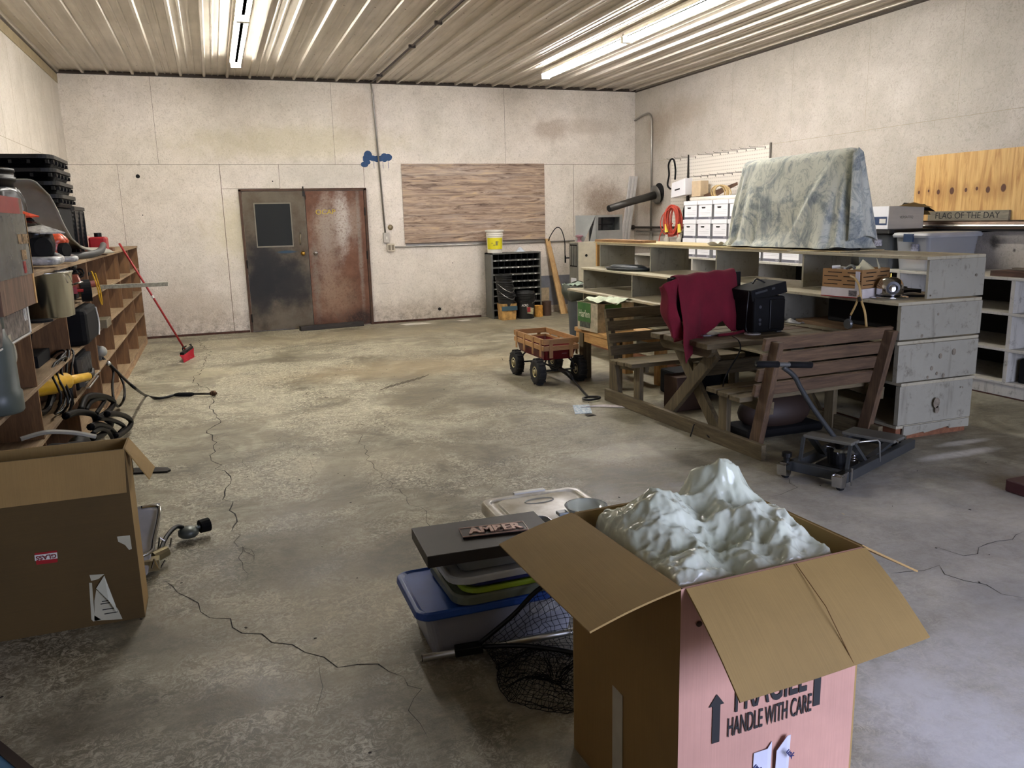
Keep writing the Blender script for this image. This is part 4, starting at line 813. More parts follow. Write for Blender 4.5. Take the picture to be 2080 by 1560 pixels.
# ---------------------------------------------------------------- picnic table with attached benches
TA = math.radians(3.0)
t = thing('picnic_set', 'weathered wooden picnic table joined to two backed benches', 'picnic table', (3.14, 5.17, 0), TA)
SK = OLD('Y')
for x in (0.02, 1.03): build('skid_rail', MB().box(x-.02, x+.02, -1.02, 1.02, .0, .105), SK, t, bevel=.004)
LX = 1.08
for s_ in (-1, 1):
    # posts and seat boards, mirrored
    for x in (.06, 1.02):
        f0 = s_*.93; mb = MB()
        mb.hexa([(x-.022, min(f0, f0-s_*.10), .03), (x+.022, min(f0, f0-s_*.10), .03), (x+.022, max(f0, f0-s_*.10), .03), (x-.022, max(f0, f0-s_*.10), .03)],
                [(x-.022, min(s_*1.10, s_*1.02), .78), (x+.022, min(s_*1.10, s_*1.02), .78), (x+.022, max(s_*1.10, s_*1.02), .78), (x-.022, max(s_*1.10, s_*1.02), .78)])
        build('back_post', mb, OLDR('Z') if s_ < 0 else OLD('Z'), t, bevel=.004)
        build('seat_leg', MB().box(x-.02, x+.02, s_*.56-.045, s_*.56+.045, .0, .375), OLD('Z'), t, bevel=.004)
        mb = MB(); mb.bar((x+.042, s_*.50, .365), (x+.042, s_*.98, .33), .04, .085); build('seat_support', mb, OLD('Y'), t, bevel=.003)
    for j in range(3):
        yy = s_*(.545+.125*j); z = .405-.006*j; build('seat_plank', MB().box(-.05, LX, yy-.056, yy+.056, z-.035, z), OLD('X'), t, bevel=.006)
    for j in range(4):
        z0_ = .405+.103*j; fr = (z0_-.03)/.75; fr1 = (z0_+.09-.03)/.75
        ya, yb = s_*(.83+.19*fr-.012), s_*(.83+.19*fr1-.012)
        mb = MB(); mb.bar((.0, (ya+yb)/2, z0_+.045), (LX, (ya+yb)/2, z0_+.045), .03, .082, up=(0, (yb-ya), .09)); build('back_slat', mb, (OLDR('X') if s_ < 0 else OLD('X')), t, bevel=.004)
for j in range(5):
    yy = -.44+.145*j; build('table_plank', MB().box(-.06+(.02 if j % 2 else 0), LX+.03, yy-.066, yy+.066, .66, .70), OLD('X') if j != 2 else OLDR('X'), t, bevel=.006)
for x in (.08, 1.02):
    m = MB(); m.bar((x, .20, .03), (x, -.42, .62), .04, .095, up=(0, 1, 0)); build('cross_leg', m, OLD('Z'), t, bevel=.004)
    m = MB(); m.bar((x+.045, -.42, .03), (x+.045, .12, .62), .04, .095, up=(0, 1, 0)); build('cross_leg', m, OLD('Z'), t, bevel=.004)
    build('table_batten', MB().prism([(-.47, .66), (.17, .66), (.17, .62), (.13, .59), (-.42, .59), (-.47, .63)], x-.075, x-.03, 'X'), OLD('Y'), t, bevel=.003)
build('center_beam', MB().box(.1, 1.0, -.17, -.13, .40, .5), OLD('X'), t)
# cords hanging
o = build('power_cord', MB().tube(smooth_path([(3.420, 4.819, 0.715), (3.335, 4.630, 0.715), (3.324, 4.600, 0.641), (3.204, 4.600, 0.445), (3.300, 4.717, 0.219), (3.300, 4.692, 0.087), (3.273, 4.728, 0.020), (3.162, 4.697, 0.030), (3.200, 4.818, 0.054), (3.160, 4.872, 0.083), (3.120, 4.846, 0.045), (3.110, 4.854, -0.022), (3.105, 4.762, -0.034), (3.100, 4.673, -0.043)]), .005, 6), blk, smooth=True); tag(o, 'black power cord dangling from the table over the skid rail', 'cord')
# monitor under the red cloth
t = thing('monitor', 'flat screen monitor on a silver stand under the red cloth', 'monitor', (3.36, 5.10, .70), math.radians(20))
build('screen_panel', MB().box(-.40, .43, -.02, .025, .12, .44), blkm, t, bevel=.006); build('stand_neck', MB().lathe([(.03, .012), (.028, .2)], n=16), plain('stand_silver', (140, 140, 142), .3, .8), t)
build('stand_foot', MB().lathe([(.12, 0), (.12, .008), (.03, .014)], n=28), plain('stand_silver', (140, 140, 142), .3, .8), t)
k = NT('red_terry'); co = k.coord(); f = k.noise(co, 180, 2, .6); g = k.noise(co, 5, 4)
mred = k.out(k.ramp(g, [(.3, lin((98, 10, 30))), (.7, lin((118, 15, 38)))]), .95, 0, f, .5, .003)
def hemf(u):
    pts = [(0, .48), (.07, .61), (.3, .53), (.5, .43), (.62, .375), (.69, .37), (.76, .42), (.82, .455), (1, .47)]
    for (a, b), (c, d) in zip(pts, pts[1:]):
        if u <= c: return b+(d-b)*(u-a)/(c-a)
    return pts[-1][1]
def red(u, v):
    L_ = hemf(u); tot = L_+.28; s_ = v*tot-.28          # s<0 behind the screen, s>0 in front
    x = -.36+.70*u; top = .450+.012*u+.004*math.sin(20*u)
    amp = .016*math.sin(9*u+.8)+.010*math.sin(21*u+2)
    if s_ < 0: y = .045+.01*math.sin(9*u)
    else: y = -.034-.02*min(1, s_*3)-(amp+.02)*min(1, s_*3)
    z = top-abs(s_)
    if abs(s_) < .06:
        q = abs(s_)/.06; y *= q**.6; z = top-.06*q*q*.9
    if s_ > .06:
        x += -.16*(s_-.06)*(1-u)**2+.10*(s_-.06)*u**3
        if u < .28 and s_ > .1: y -= (s_-.1)*.16*(1-u/.28)
        if u >= .3 and z < .012: y -= (.012-z)*.7; z = .007+.005*math.sin(30*u)
    return (x, y, z)
t2 = thing('red_cloth', 'dark red towel draped over the monitor with one corner hanging', 'cloth', (3.36, 5.10, .70), math.radians(20))
build('drape', MB().grid(red, 110, 80), mred, t2, smooth=True, solid=.005)
def redL(u, v):
    p = [(-.36, .03, .435), (-.36, -.03, .44), (-.43, -.055, .425), (-.50, -.03, .405), (-.48, .04, .38)]
    f_ = u*4; i = min(int(f_), 3); q = Vector(p[i]).lerp(Vector(p[i+1]), f_-i)
    L_ = .46-.10*u; return (q.x+.10*v*u+.02*(1-u)*v+.012*math.sin(9*v), q.y-.015*math.sin(6*v+8*u)-.03*v, q.z-L_*v)
build('left_wing', MB().grid(redL, 24, 30), mred, t2, smooth=True, solid=.005)
build('hem_pool', MB().tube(smooth_path([(-.05, -.17, .012), (.1, -.2, .012), (.25, -.18, .013), (.42, -.20, .012), (.36, -.1, .012)]), .012, 6), mred, t2, smooth=True)
# speakers
t = thing('subwoofer', 'black subwoofer cabinet standing on the picnic table', 'speaker', (3.80, 5.02, .70), math.radians(2))
build('cabinet', MB().box(-.15, .13, -.12, .17, .01, .27), blkm, t, bevel=.015); build('front_panel', MB().box(-.015, .12, -.13, -.12, .03, .25), blk, t, bevel=.01)
m = MB()
for z in (.075, .105, .2): m.at((-.10, -.12, z), 0, PI/2).lathe([(.012, -.001), (.012, .006)], n=12)
build('knob', m, plain('knob_grey', (60, 60, 64), .4), t); build('foot', MB().box(-.14, -.1, -.1, .15, 0, .01).box(.08, .12, -.1, .15, 0, .01), gry, t)
t = thing('stereo_receiver', 'black electronics box tilted on top of the subwoofer', 'receiver', (3.79, 5.04, 1.0), math.radians(2))
o = build('case', MB().at((0, 0, 0), 0, 0, math.radians(-10)).box(-.16, .16, -.13, .14, -.035, .05), blkm, t, bevel=.006)
build('front_button', MB().at((0, 0, 0), 0, 0, math.radians(-10)).box(-.13, -.02, -.134, -.13, .015, .03).box(.02, .05, -.134, -.13, .015, .03), dgry, t)
build('cable', MB().tube(smooth_path([(-.05, 0, .06), (0, .02, .09), (.06, 0, .06)]), .006, 6).tube(smooth_path([(-.16, -.1, .02), (-.19, -.12, -.1), (-.18, -.1, -.25), (-.17, -.12, -.29)]), .005, 6), blk, t)
o = build('white_disc', MB().lathe([(.06, 0), (.06, .004)], (3.67, 4.93, .70), 20), wht); tag(o, 'small white disc under the corner of the subwoofer', 'disc')
# under-table items
t = thing('saddle_bag', 'dark brown bag slumped on the floor under the near bench', 'bag', (3.75, 4.75, 0))
build('body', MB().ball((0, 0, .15), .30, .16, .15), plain('dark_brown_leather', (46, 32, 24), .6), t, smooth=True); build('base', MB().box(-.34, .32, -.17, .15, 0, .07), blkm, t, bevel=.03)
o = build('red_box', MB().box(3.42, 3.66, 5.55, 5.75, 0, .28), plain('brown_post', (78, 56, 42), .7), bevel=.004); tag(o, 'brown block standing under the picnic table', 'block')
o = build('floor_bin', MB().box(3.7, 4.2, 5.95, 6.3, 0, .22), blkm, bevel=.02); tag(o, 'black bin on the floor behind the picnic table', 'bin')
# pine bench with paper towel box
t = thing('pine_bench', 'low new pine bench behind the far picnic bench', 'bench', (3.62, 6.95, 0))
for i in range(3): build('top_plank', MB().box(-.28+.19*i, -.10+.19*i, -.48, .42, .455, .495), NEW('Y'), t, bevel=.003)
for x in (-.27, .24): build('apron', MB().box(x, x+.03, -.48, .40, .37, .455), NEW('Y'), t)
for x, y in ((-.235, .26), (.235, .26), (-.235, -.40), (.235, -.40)): build('leg', MB().box(x-.045, x+.045, y-.045, y+.045, 0, .455), NEW('Z') if x > 0 else OLD('Z'), t, bevel=.003)
t = thing('paper_towel_box', 'green and white carton with crumpled paper on the pine bench', 'carton', (3.52, 7.03, .495), math.radians(4))
kg = NT('green_white_print'); co = kg.coord(); x, y, z = sep(kg, co); n_ = kg.noise(co, 9, 4)
mgr = kg.out(kg.ramp(kg.noise(co, 6, 3), [(.3, lin((46, 92, 44))), (.7, lin((70, 120, 56)))]), .5)
build('body', MB().box(-.20, .20, -.19, .20, 0, .27), plain('bark_print', (176, 166, 142), .6, 0, .35, 18), t)
build('green_panel', MB().box(-.203, -.2, -.06, .19, .08, .268), mgr, t); build('green_panel', MB().box(-.12, .06, -.193, -.19, .19, .265), mgr, t)
build('dark_picture', MB().box(-.204, -.2, -.05, .15, .03, .085), plain('picture_mix', (70, 76, 70), .5, 0, .8, 25), t)
text('lettering', 'Harlen', .10, plain('leaf_white', (200, 206, 180), .5), (-.205, .06, .16), ROTL, t, .8, .0008, .001, world_parent=False)
build('crumpled_paper', MB().grid(lambda u, v: (-.21+.40*u, -.2+.40*v, .285+.03*noise.noise(Vector((u*5, v*5, 1)))+.02*math.sin(9*u+4*v)), 22, 22), plain('paper_green_tint', (205, 214, 190), .8, 0, .12, 10), t, solid=.003)
# bin with bag
t = thing('trash_can', 'grey wheeled trash can with dark bag behind the pine bench', 'trash can', (4.55, 9.66, 0), world=False)
build('can', MB().lathe([(.20, 0), (.22, .02), (.25, .62), (.265, .63)], n=4+20), plain('blue_grey_plastic', (84, 90, 98), .45), t, smooth=True)
build('bag_rim', MB().grid(lambda u, v: ((.27+.04*math.sin(PI*v)+.02*math.sin(9*2*PI*u))*math.cos(2*PI*u), (.27+.04*math.sin(PI*v)+.015*math.sin(7*2*PI*u))*math.sin(2*PI*u), .52+.2*v+.02*math.sin(5*2*PI*u)), 48, 10), plain('olive_bag', (62, 66, 56), .5), t, smooth=True, solid=.004)
build('crumpled_top', MB().grid(lambda u, v: (-.24+.48*u, -.24+.48*v, .71+.05*noise.noise(Vector((u*4, v*4, 3)))), 14, 14), plain('pale_bag_fill', (130, 146, 128), .6), t, smooth=True, solid=.003)
# ---------------------------------------------------------------- wagon
t = thing('garden_wagon', 'red pull wagon with slatted wood rails and knobby black tyres', 'wagon', (3.04, 7.42, 0), math.radians(0))
wred = plain('wagon_red', (92, 16, 22), .35)
build('tray', tub(MB(), .17, .40, .12, .03, .88, .004, .235), wred, t)
wv = [wood('wagon_wood', (146, 104, 62), (186, 142, 92), a, .5) for a in 'XYZ']
for s_ in (-1, 1):
    for j in range(2): build('side_rail', MB().box(s_*.18-.006, s_*.18+.006, -.40, .40, .33+.062*j, .375+.068*j), wv[1], t)
    for y in (-.34, -.14, .1, .32): build('side_stave', MB().box(s_*.19-.004, s_*.19+.004, y-.018, y+.018, .27, .435), wv[2], t)
    for j in range(2): build('end_rail', MB().box(-.18, .18, s_*.405-.006, s_*.405+.006, .33+.062*j, .375+.068*j), wv[0], t)
    for x in (-.11, .1): build('end_stave', MB().box(x-.018, x+.018, s_*.415-.004, s_*.415+.004, .26, .435), wv[2], t)
tyre = plain('tyre_black', (26, 25, 24), .8, 0, .2, 30); hubm = plain('hub_cream', (188, 174, 128), .45)
for x in (-.215, .215):
    for y in (-.335, .255):
        m = MB(); R_ = .125; prof_ = [(.055, -.035), (.095, -.045), (.115, -.04), (.125, -.02), (.127, 0), (.125, .02), (.115, .04), (.095, .045), (.055, .035)]
        m.at((x, y, R_), 0, 0, PI/2).lathe([(r_, z_) for r_, z_ in prof_], n=30)
        wl_ = build('wheel', m, tyre, t, smooth=True)
        m = MB()
        for q in range(18):
            a = 2*PI*q/18; m.at((x, y+.124*math.cos(a), R_+.124*math.sin(a)), 0, a).box(-.038+.01*(q % 2), .028+.01*(q % 2), -.008, .008, -.004, .006)
        o_ = build('tread_lug', m, tyre, wl_); build('hub', MB().at((x, y, R_), 0, 0, PI/2).lathe([(.056, -.03), (.05, -.04), (.03, -.028), (.018, -.05), (.018, .05), (.03, .028), (.05, .04), (.056, .03)], n=20), hubm, wl_)
build('axle', MB().tube([(-.19, -.335, .125), (.19, -.335, .125)], .008, 8).tube([(-.19, .255, .125), (.19, .255, .125)], .008, 8).tube([(0, -.33, .13), (0, .25, .13)], .01, 6), blk, t)
m = MB()
for y in (-.335, .255):
    for s_ in (-1, 1): m.tube(smooth_path([(s_*.165, y, .13), (s_*.15, y, .19), (s_*.11, y+(.03 if y < 0 else -.03), .24)]), .009, 6)
build('undercarriage', m, blk, t, smooth=True)
build('pull_handle', MB().tube([(0, -.36, .14), (.03, -.5, .115), (.035, -.6, .07)], [.02, .03, .015], 8).tube(smooth_path([(.035, -.6, .07), (.0, -.85, .03), (-.06, -1.12, .02)]), .011, 8), blk, t, smooth=True)
build('grip_loop', MB().tube(smooth_path([(-.06, -1.12, .02), (-.13, -1.17, .02), (-.11, -1.24, .02), (-.0, -1.22, .02), (.02, -1.16, .02), (-.06, -1.12, .02)]), .011, 8), blk, t, smooth=True)
text('lettering', 'WAGON', .035, plain('wagon_white', (200, 190, 180), .5), (-.1655, 0, .30), ROTL, t, 1, .0006, world_parent=False) if False else None
build('name_badge', MB().box(.02, .07, -.375, -.372, .29, .30), plain('badge', (190, 180, 175), .5), t)
# papers on the floor
k = NT('blue_leaflet'); co = k.coord(); mblp = k.out(k.ramp(k.noise(co, 26, 3, .5), [(.4, lin((196, 204, 206))), (.5, lin((120, 146, 168))), (.62, lin((190, 198, 198)))]), .4)
o = build('leaflet', MB().add([(2.754, 6.128, 0.003)]+[(2.890, 6.083, 0.003)]+[(2.782, 5.800, 0.003)]+[(2.642, 5.830, 0.003)], [(0, 1, 2, 3)]), mblp, solid=.003); tag(o, 'blue and white leaflet lying on the floor by the wagon handle', 'leaflet')
o = build('paper_sheet', MB().grid(lambda u, v: (2.83+.30*u-.05*v, 6.03-.2*u+.12*v-.14*(1-u)*v, .006+.012*math.sin(3*u)*v), 10, 8), plain('pinkish_paper', (206, 196, 190), .6, 0, .2, 14), solid=.003); tag(o, 'creased white paper on the floor touching the skid rail', 'paper')
o = build('dark_leaf', MB().grid(lambda u, v: (2.70+.1*u, 5.72+.05*v, .004+.006*math.sin(5*u)), 6, 4), plain('stain_leaf', (60, 52, 40), .8), solid=.002); tag(o, 'small dark scrap on the floor in front of the leaflet', 'scrap')
# ---------------------------------------------------------------- right cubby shelf
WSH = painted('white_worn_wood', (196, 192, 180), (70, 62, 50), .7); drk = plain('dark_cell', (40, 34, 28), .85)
t = thing('cubby_shelf', 'white painted cubby shelf with dark cells along the right wall', 'shelf', (6.5, 6.5, 0), world=True)
for z in (.13, .41, .71, 1.0): build('shelf_board', MB().box(6.13, 6.89, 2.0, 11.3, z-.022, z), WSH, t, bevel=.002)
for y in (2.42, 3.62, 4.82, 6.02, 7.22, 8.42, 9.62, 10.6, 11.28):
    m = MB()
    for a, b in ((.131, .387), (.411, .687), (.711, .977)): m.box(6.13, 6.88, y-.018, y+.018, a, b)
    build('upright', m, WSH, t)
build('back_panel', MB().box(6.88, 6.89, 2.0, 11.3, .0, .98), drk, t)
build('kick_board', MB().box(6.14, 6.16, 2.0, 11.3, .012, .108), WSH, t); build('kick_base_strip', MB().box(6.137, 6.158, 2.0, 11.3, 0, .012), mrust, t)  # thin rust-brown strip at the foot of the kick board
o = build('black_crate', MB().box(6.2, 6.7, 4.0, 4.75, .131, .33), blkm, bevel=.01); tag(o, 'black crate in the bottom cell of the white shelf at the right edge', 'crate')
for i, (y0, y1, z, lab) in enumerate(((4.55, 5.1, .0, 'dark brown board lying on the white shelf, nearest the counter end'), (3.6, 4.5, .0, 'dark brown board on the white shelf top at the right edge'))):
    o = build('dark_board', MB().box(6.2, 6.6, y0, y1, 1.001, 1.045), wood('dark_board', (58, 38, 28), (88, 60, 46), 'Y')); tag(o, lab, 'board', 'dark boards on the right shelf')
o = build('loose_slat', MB().bar((6.4, 4.0, 1.068), (6.35, 5.0, 1.058), .06, .02), wood('grey_slat', (90, 80, 66), (130, 118, 98), 'Y')); tag(o, 'thin grey slat lying across the dark boards on the right shelf', 'slat')
# ---------------------------------------------------------------- file boxes
fw = plain('file_box_white', (232, 232, 234), .6, 0, .03); fg = plain('file_box_band', (98, 98, 108), .6); fs = plain('file_box_side', (150, 150, 152), .6, 0, .04)
def file_box():
    t = thing('file_box', 'x', 'box', (0, 0, 0), group='white file boxes stacked on the right shelf')
    build('body', MB().box(.0, .40, -.155, .155, 0, .20), fs, t); build('front_panel', MB().box(-.002, 0, -.152, .14, .0, .20), fw, t)
    build('grey_band', MB().box(-.0035, -.002, -.152, .152, .004, .035), fg, t)
    build('ruled_line', MB().box(-.003, -.002, -.13, .12, .07, .072).box(-.003, -.002, -.13, .12, .09, .092).box(-.003, -.002, -.13, -.05, .12, .122), plain('grey_ink', (150, 150, 155), .7), t)
    l_ = build('lid', MB().box(-.008, .408, -.163, .163, .195, .25), fw, t, bevel=.002); build('handle_hole', MB().prism([(-.045+.03, .165), (.045+.03, .165), (.035+.03, .145), (-.035+.03, .145)], -.0035, -.0022, 'X'), blk, t)
    text('lettering', 'HEA', .035, plain('letter_light', (180, 180, 186), .6), (-.0042, -.115, .02), ROTL, t, .8, .0004, world_parent=False)
    return t
fb = file_box(); first = True; cols = ['first', 'second', 'third', 'fourth', 'fifth', 'sixth', 'seventh']; rn = random.Random(4)
for c in range(7):
    for r in range(3 if c < 4 else 1):
        o = fb if first else copy_tree(fb); first = False
        o.location = (6.20+rn.uniform(-.012, .012), 9.80-.352*c+rn.uniform(-.008, .008), 1.001+.2515*r); o.rotation_euler.z = rn.uniform(-.03, .03)
        o['label'] = 'white file box, %s column from the red cord end, %s' % (cols[c], ('bottom row' if r == 0 else 'middle row' if r == 1 else 'top row') if c < 4 else 'seen under the counter top')
o = build('paper_roll', MB().tube([(6.3, 9.93, 1.782), (6.32, 8.7, 1.782)], .026, 12), plain('roll_white', (220, 214, 200), .5), smooth=True); tag(o, 'long white tube lying on top of the file boxes', 'roll')
m = MB(); rn = random.Random(6)
for i in range(9):
    m.at((6.45, 9.45+.012*i, 1.76), rn.uniform(-.25, .25)+.4, rn.uniform(-.1, .1)+.2).tube([(0, .12*math.cos(a*PI/10), .10+.09*math.sin(a*PI/10)) for a in range(20)], .008, 6, True)
o = build('tan_cord_coil', m, plain('tan_cord', (186, 160, 110), .6), smooth=True); tag(o, 'coil of tan cord lying on top of the file boxes', 'coil')
# ---------------------------------------------------------------- pegboard and hooks
k = NT('pegboard'); co = k.coord(); x, y, z = sep(k, co)
ln = k.math('PINGPONG', z, .0254); l2 = k.math('PINGPONG', y, .0254)
hole = k.math('MULTIPLY', k.ramp(ln, [(.0, (1,)*3), (.012, (0,)*3)]), k.math('ADD', .35, k.ramp(l2, [(.0, (1,)*3), (.010, (0,)*3)])))
mpeg = k.out(k.mix(hole, lin((216, 210, 198)), lin((168, 160, 148))), .5)
t = thing('pegboard', 'white pegboard sheet mounted on the right wall near the corner', 'pegboard', (6.88, 10.2, 1.22), world=True)
build('sheet', MB().box(6.884, 6.897, 9.02, 11.45, 1.22, 2.44), mpeg, t); build('edge_strip', MB().box(6.875, 6.898, 9.0, 9.02, 1.22, 2.46), plain('grey_edge', (110, 104, 96), .5), t)
hk = None; ys = [11.17, 10.96, 10.75, 10.32, 10.12, 9.93, 9.72, 9.52, 9.32, 9.11]; y2 = [10.6, 10.42, 10.22, 10.02, 9.82, 9.6, 9.4]
for i, (y, z) in enumerate([(y, 2.415) for y in ys]+[(y, 2.12) for y in y2]):
    if hk is None:
        hk = build('pegboard_hook', MB().tube([(0, 0, .0), (-.20, .05, .0), (-.215, .05, .014)], .0028, 5).box(-.004, .0, -.005, .005, -.022, .006), mdk, base=(0, 0, 0)); o = hk
    else: o = hk.copy(); C.objects.link(o)
    o.location = (6.882, y, z); tag(o, 'thin wire hook, number cannot be told apart, in the %s row of the pegboard' % ('upper' if i < 10 else 'lower') if False else ('thin dark wire hook in the upper row on the pegboard' if i < 10 else 'thin dark wire hook in the lower row on the pegboard'), 'hook', 'upper pegboard hooks' if i < 10 else 'lower pegboard hooks')
bl = [(6.80, 11.30, 2.42), (6.80, 11.36, 2.36), (6.80, 11.36, 2.2), (6.80, 11.42, 2.05), (6.8, 11.42, 1.95), (6.8, 11.33, 1.9)]
o = build('drive_belt', MB().tube(smooth_path([(6.700, 11.155, 1.966), (6.700, 11.244, 2.030), (6.700, 11.205, 2.183), (6.700, 11.224, 2.331), (6.700, 11.154, 2.407), (6.700, 11.068, 2.386), (6.700, 11.021, 2.245), (6.700, 11.030, 2.100)]), .014, 6), blkm, smooth=True); tag(o, 'black drive belt looped over a pegboard hook', 'belt')
o = build('steel_rule', MB().hexa([(6.86, 10.90, 1.78), (6.875, 10.90, 1.78), (6.875, 10.96, 1.78), (6.86, 10.96, 1.78)], [(6.86, 10.925, 2.46), (6.875, 10.925, 2.46), (6.875, 10.94, 2.46), (6.86, 10.94, 2.46)]), mdk); tag(o, 'long narrow dark steel blade hanging before the pegboard', 'blade')
t = thing('manual_box', 'white boxed manual tilted on the pegboard beside the drive belt', 'box', (6.78, 10.82, 1.86), world=True)
q4 = [Vector(p) for p in ((6.620, 11.004, 1.829), (6.620, 10.603, 1.866), (6.620, 10.611, 2.100), (6.620, 10.982, 2.047))]; dd = Vector((.12, 0, 0))
build('cover', MB().add(q4+[p+dd for p in q4], [(0, 1, 2, 3), (7, 6, 5, 4), (0, 4, 5, 1), (1, 5, 6, 2), (2, 6, 7, 3), (3, 7, 4, 0)]), fw, t)
q5 = [Vector(p)-Vector((.003, 0, 0)) for p in ((6.620, 10.894, 1.928), (6.620, 10.755, 1.944), (6.620, 10.756, 1.965), (6.620, 10.894, 1.949))]; build('label_line', MB().add(q5, [(0, 1, 2, 3)]), ink, t, solid=.002)
build('page_block', MB().at((6.72, 10.40, 1.94), .1, .0).box(-.05, .09, -.10, .10, -.11, .11), plain('page_tan', (200, 178, 146), .7), t)
t = thing('hand_saw', 'hand saw with brown blade lying above the file boxes', 'saw', (6.78, 10.0, 1.8), world=True)
build('blade', MB().prism([(10.42, 1.83), (9.50, 1.99), (9.49, 1.95), (9.85, 1.86), (10.2, 1.81)], 6.74, 6.745, 'X').prism([(10.0, 1.83), (9.55, 1.95), (9.52, 1.935), (9.9, 1.82)], 6.70, 6.705, 'X'), plain('old_blade', (104, 80, 64), .5, .5, .4), t)
build('handle', MB().tube(smooth_path([(6.76, 10.3, 1.80), (6.76, 10.48, 1.84), (6.76, 10.55, 1.74), (6.76, 10.44, 1.69), (6.76, 10.3, 1.75)]), .02, 8), wood('saw_handle', (90, 60, 44), (130, 92, 70), 'Y'), t, smooth=True)
# red extension cord coil, plugs
m = MB(); rn = random.Random(9)
for i in range(20):
    rk = rn.uniform(.45, 1.0); m.at((6.50+rn.uniform(-.04, .04), 10.74+rn.uniform(-.05, .05), 1.50+rn.uniform(-.05, .02)), rn.uniform(.2, 1.4), rn.uniform(-.12, .12)).tube([(.0, .15*rk*math.cos(a*PI/12)*(1+.1*math.sin(i)), .20*math.sin(a*PI/12)) for a in range(24)], .008, 6, True)
t = thing('extension_cord_coil', 'big coil of red orange extension cord hanging near the pegboard', 'cord', (6.6, 10.62, 1.28), world=True)
build('coil', m, plain('cord_red', (190, 74, 56), .6), t, smooth=True)
build('tail', MB().tube(smooth_path([(6.5, 10.75, 1.45), (6.45, 10.95, 1.35), (6.42, 11.0, 1.2), (6.4, 11.0, 1.003)]), .009, 6).tube(smooth_path([(6.5, 10.6, 1.35), (6.45, 10.5, 1.2), (6.4, 10.4, 1.1), (6.4, 10.42, 1.003)]), .009, 6), plain('cord_red', (198, 62, 44), .5), t, smooth=True)
yp = plain('plug_yellow', (226, 206, 80), .4)
for y in (10.78, 10.42): build('plug', MB().tube([(6.42, y, 1.32), (6.42, y+.02, 1.44)], [.03, .022], 8), yp, t)
clr = plain('cloudy_bottle', (168, 162, 150), .2, 0, .3, 20)
for i, y in enumerate((10.78, 10.42, 10.6)):
    o = build('jar', MB().lathe([(.045, 0), (.05, .01), (.05, .22-.05*(i == 2)), (.02, .26-.05*(i == 2)), (.02, .29-.05*(i == 2))], (6.42+(.12 if i == 2 else 0), y, 1.001), 16), clr, smooth=True); tag(o, ['cloudy jar under the left yellow plug', 'cloudy jar under the right yellow plug', 'shorter cloudy jar between the two under the plugs'][i], 'jar', 'cloudy jars below the red cord')
o = build('leaning_stick', MB().bar((6.3, 10.2, 1.002), (6.4, 10.05, 1.26), .035, .012), plain('pale_stick', (200, 190, 168), .6)); tag(o, 'pale stick leaning between the jars and the file boxes', 'stick')
o = build('black_shield', MB().tube(smooth_path([(6.3, 10.03, 1.77), (6.26, 10.06, 1.62), (6.28, 10.06, 1.4), (6.25, 10.08, 1.2), (6.22, 10.04, 1.01)]), .014, 6), blk); tag(o, 'black curved strap hanging left of the top file box', 'strap')
# vent pipe through the wall
t = thing('vent_pipe', 'dark vent pipe slanting out of a round hole in the right wall', 'pipe', (6.86, 11.82, 1.88), world=True)
build('tube', MB().tube([(6.88, 11.82, 1.91), (6.4, 11.78, 1.81), (5.93, 11.72, 1.695)], [.065, .058, .055], 20), plain('pipe_dark', (66, 64, 60), .4, .5), t, smooth=True)
build('bore', MB().cyl((5.931, 11.72, 1.6955), (5.921, 11.718, 1.693), .048, .048, 16), plain('hole_black', (14, 12, 10), .9), t)
build('flange', MB().at((6.80, 11.81, 1.895), 0, 0, PI/2-.2).lathe([(.06, .0), (.15, .01), (.155, .02), (.14, .03), (.06, .03)], n=28), plain('pipe_zinc', (120, 118, 112), .35, .7), t, smooth=True)
build('wall_ring', MB().cyl((6.893, 11.84, 1.93), (6.898, 11.84, 1.93), .16, .16, 28), plain('hole_black', (14, 12, 10), .9), t)
# aluminium channels leaning in the corner
for i, (dx_, lab) in enumerate(((0, 'left white metal channel leaning in the corner'), (.055, 'middle white metal channel leaning in the corner'), (.11, 'right white metal channel leaning in the corner'))):
    m = MB(); m.bar((6.36+dx_, 12.42, .0), (6.72+dx_, 12.48, 2.23), .048, .03, up=(0, 1, 0)); o = build('metal_channel', m, plain('white_metal', (205, 202, 196), .35, .3), bevel=.006); tag(o, lab, 'channel', 'metal channels leaning in the corner')
# conduits right wall
o = build('bent_conduit', MB().tube(smooth_path([(6.87, 12.62, 3.15), (6.87, 12.35, 3.2), (6.87, 12.14, 3.2), (6.87, 12.05, 3.1)])+[Vector((6.87, 12.05, 1.0))], .016, 8), mcon, smooth=True, base=(6.87, 12.3, 1.0)); tag(o, 'bent grey conduit coming down the right wall near the corner', 'conduit')
o = build('black_pipe', MB().tube([(6.84, 12.6, 1.38), (6.84, 10.0, 1.38)], .018, 8).cyl((6.84, 12.64, 1.38), (6.84, 12.6, 1.38), .04), mcond, smooth=True); tag(o, 'dark horizontal pipe on the right wall behind the red cord', 'pipe')
o = build('grey_pipe', MB().tube([(6.85, 12.5, 1.31), (6.85, 10.0, 1.31)], .014, 8).tube([(6.85, 12.0, 1.31), (6.85, 12.0, 1.0)], .014, 8), mcon, smooth=True); tag(o, 'lighter horizontal conduit just below the dark wall pipe', 'conduit')
o = build('low_pipe', MB().tube([(6.84, 12.6, 1.12), (6.84, 11.4, 1.12)], .02, 8), mcond, smooth=True); tag(o, 'low dark pipe in the corner beside the channels', 'pipe')
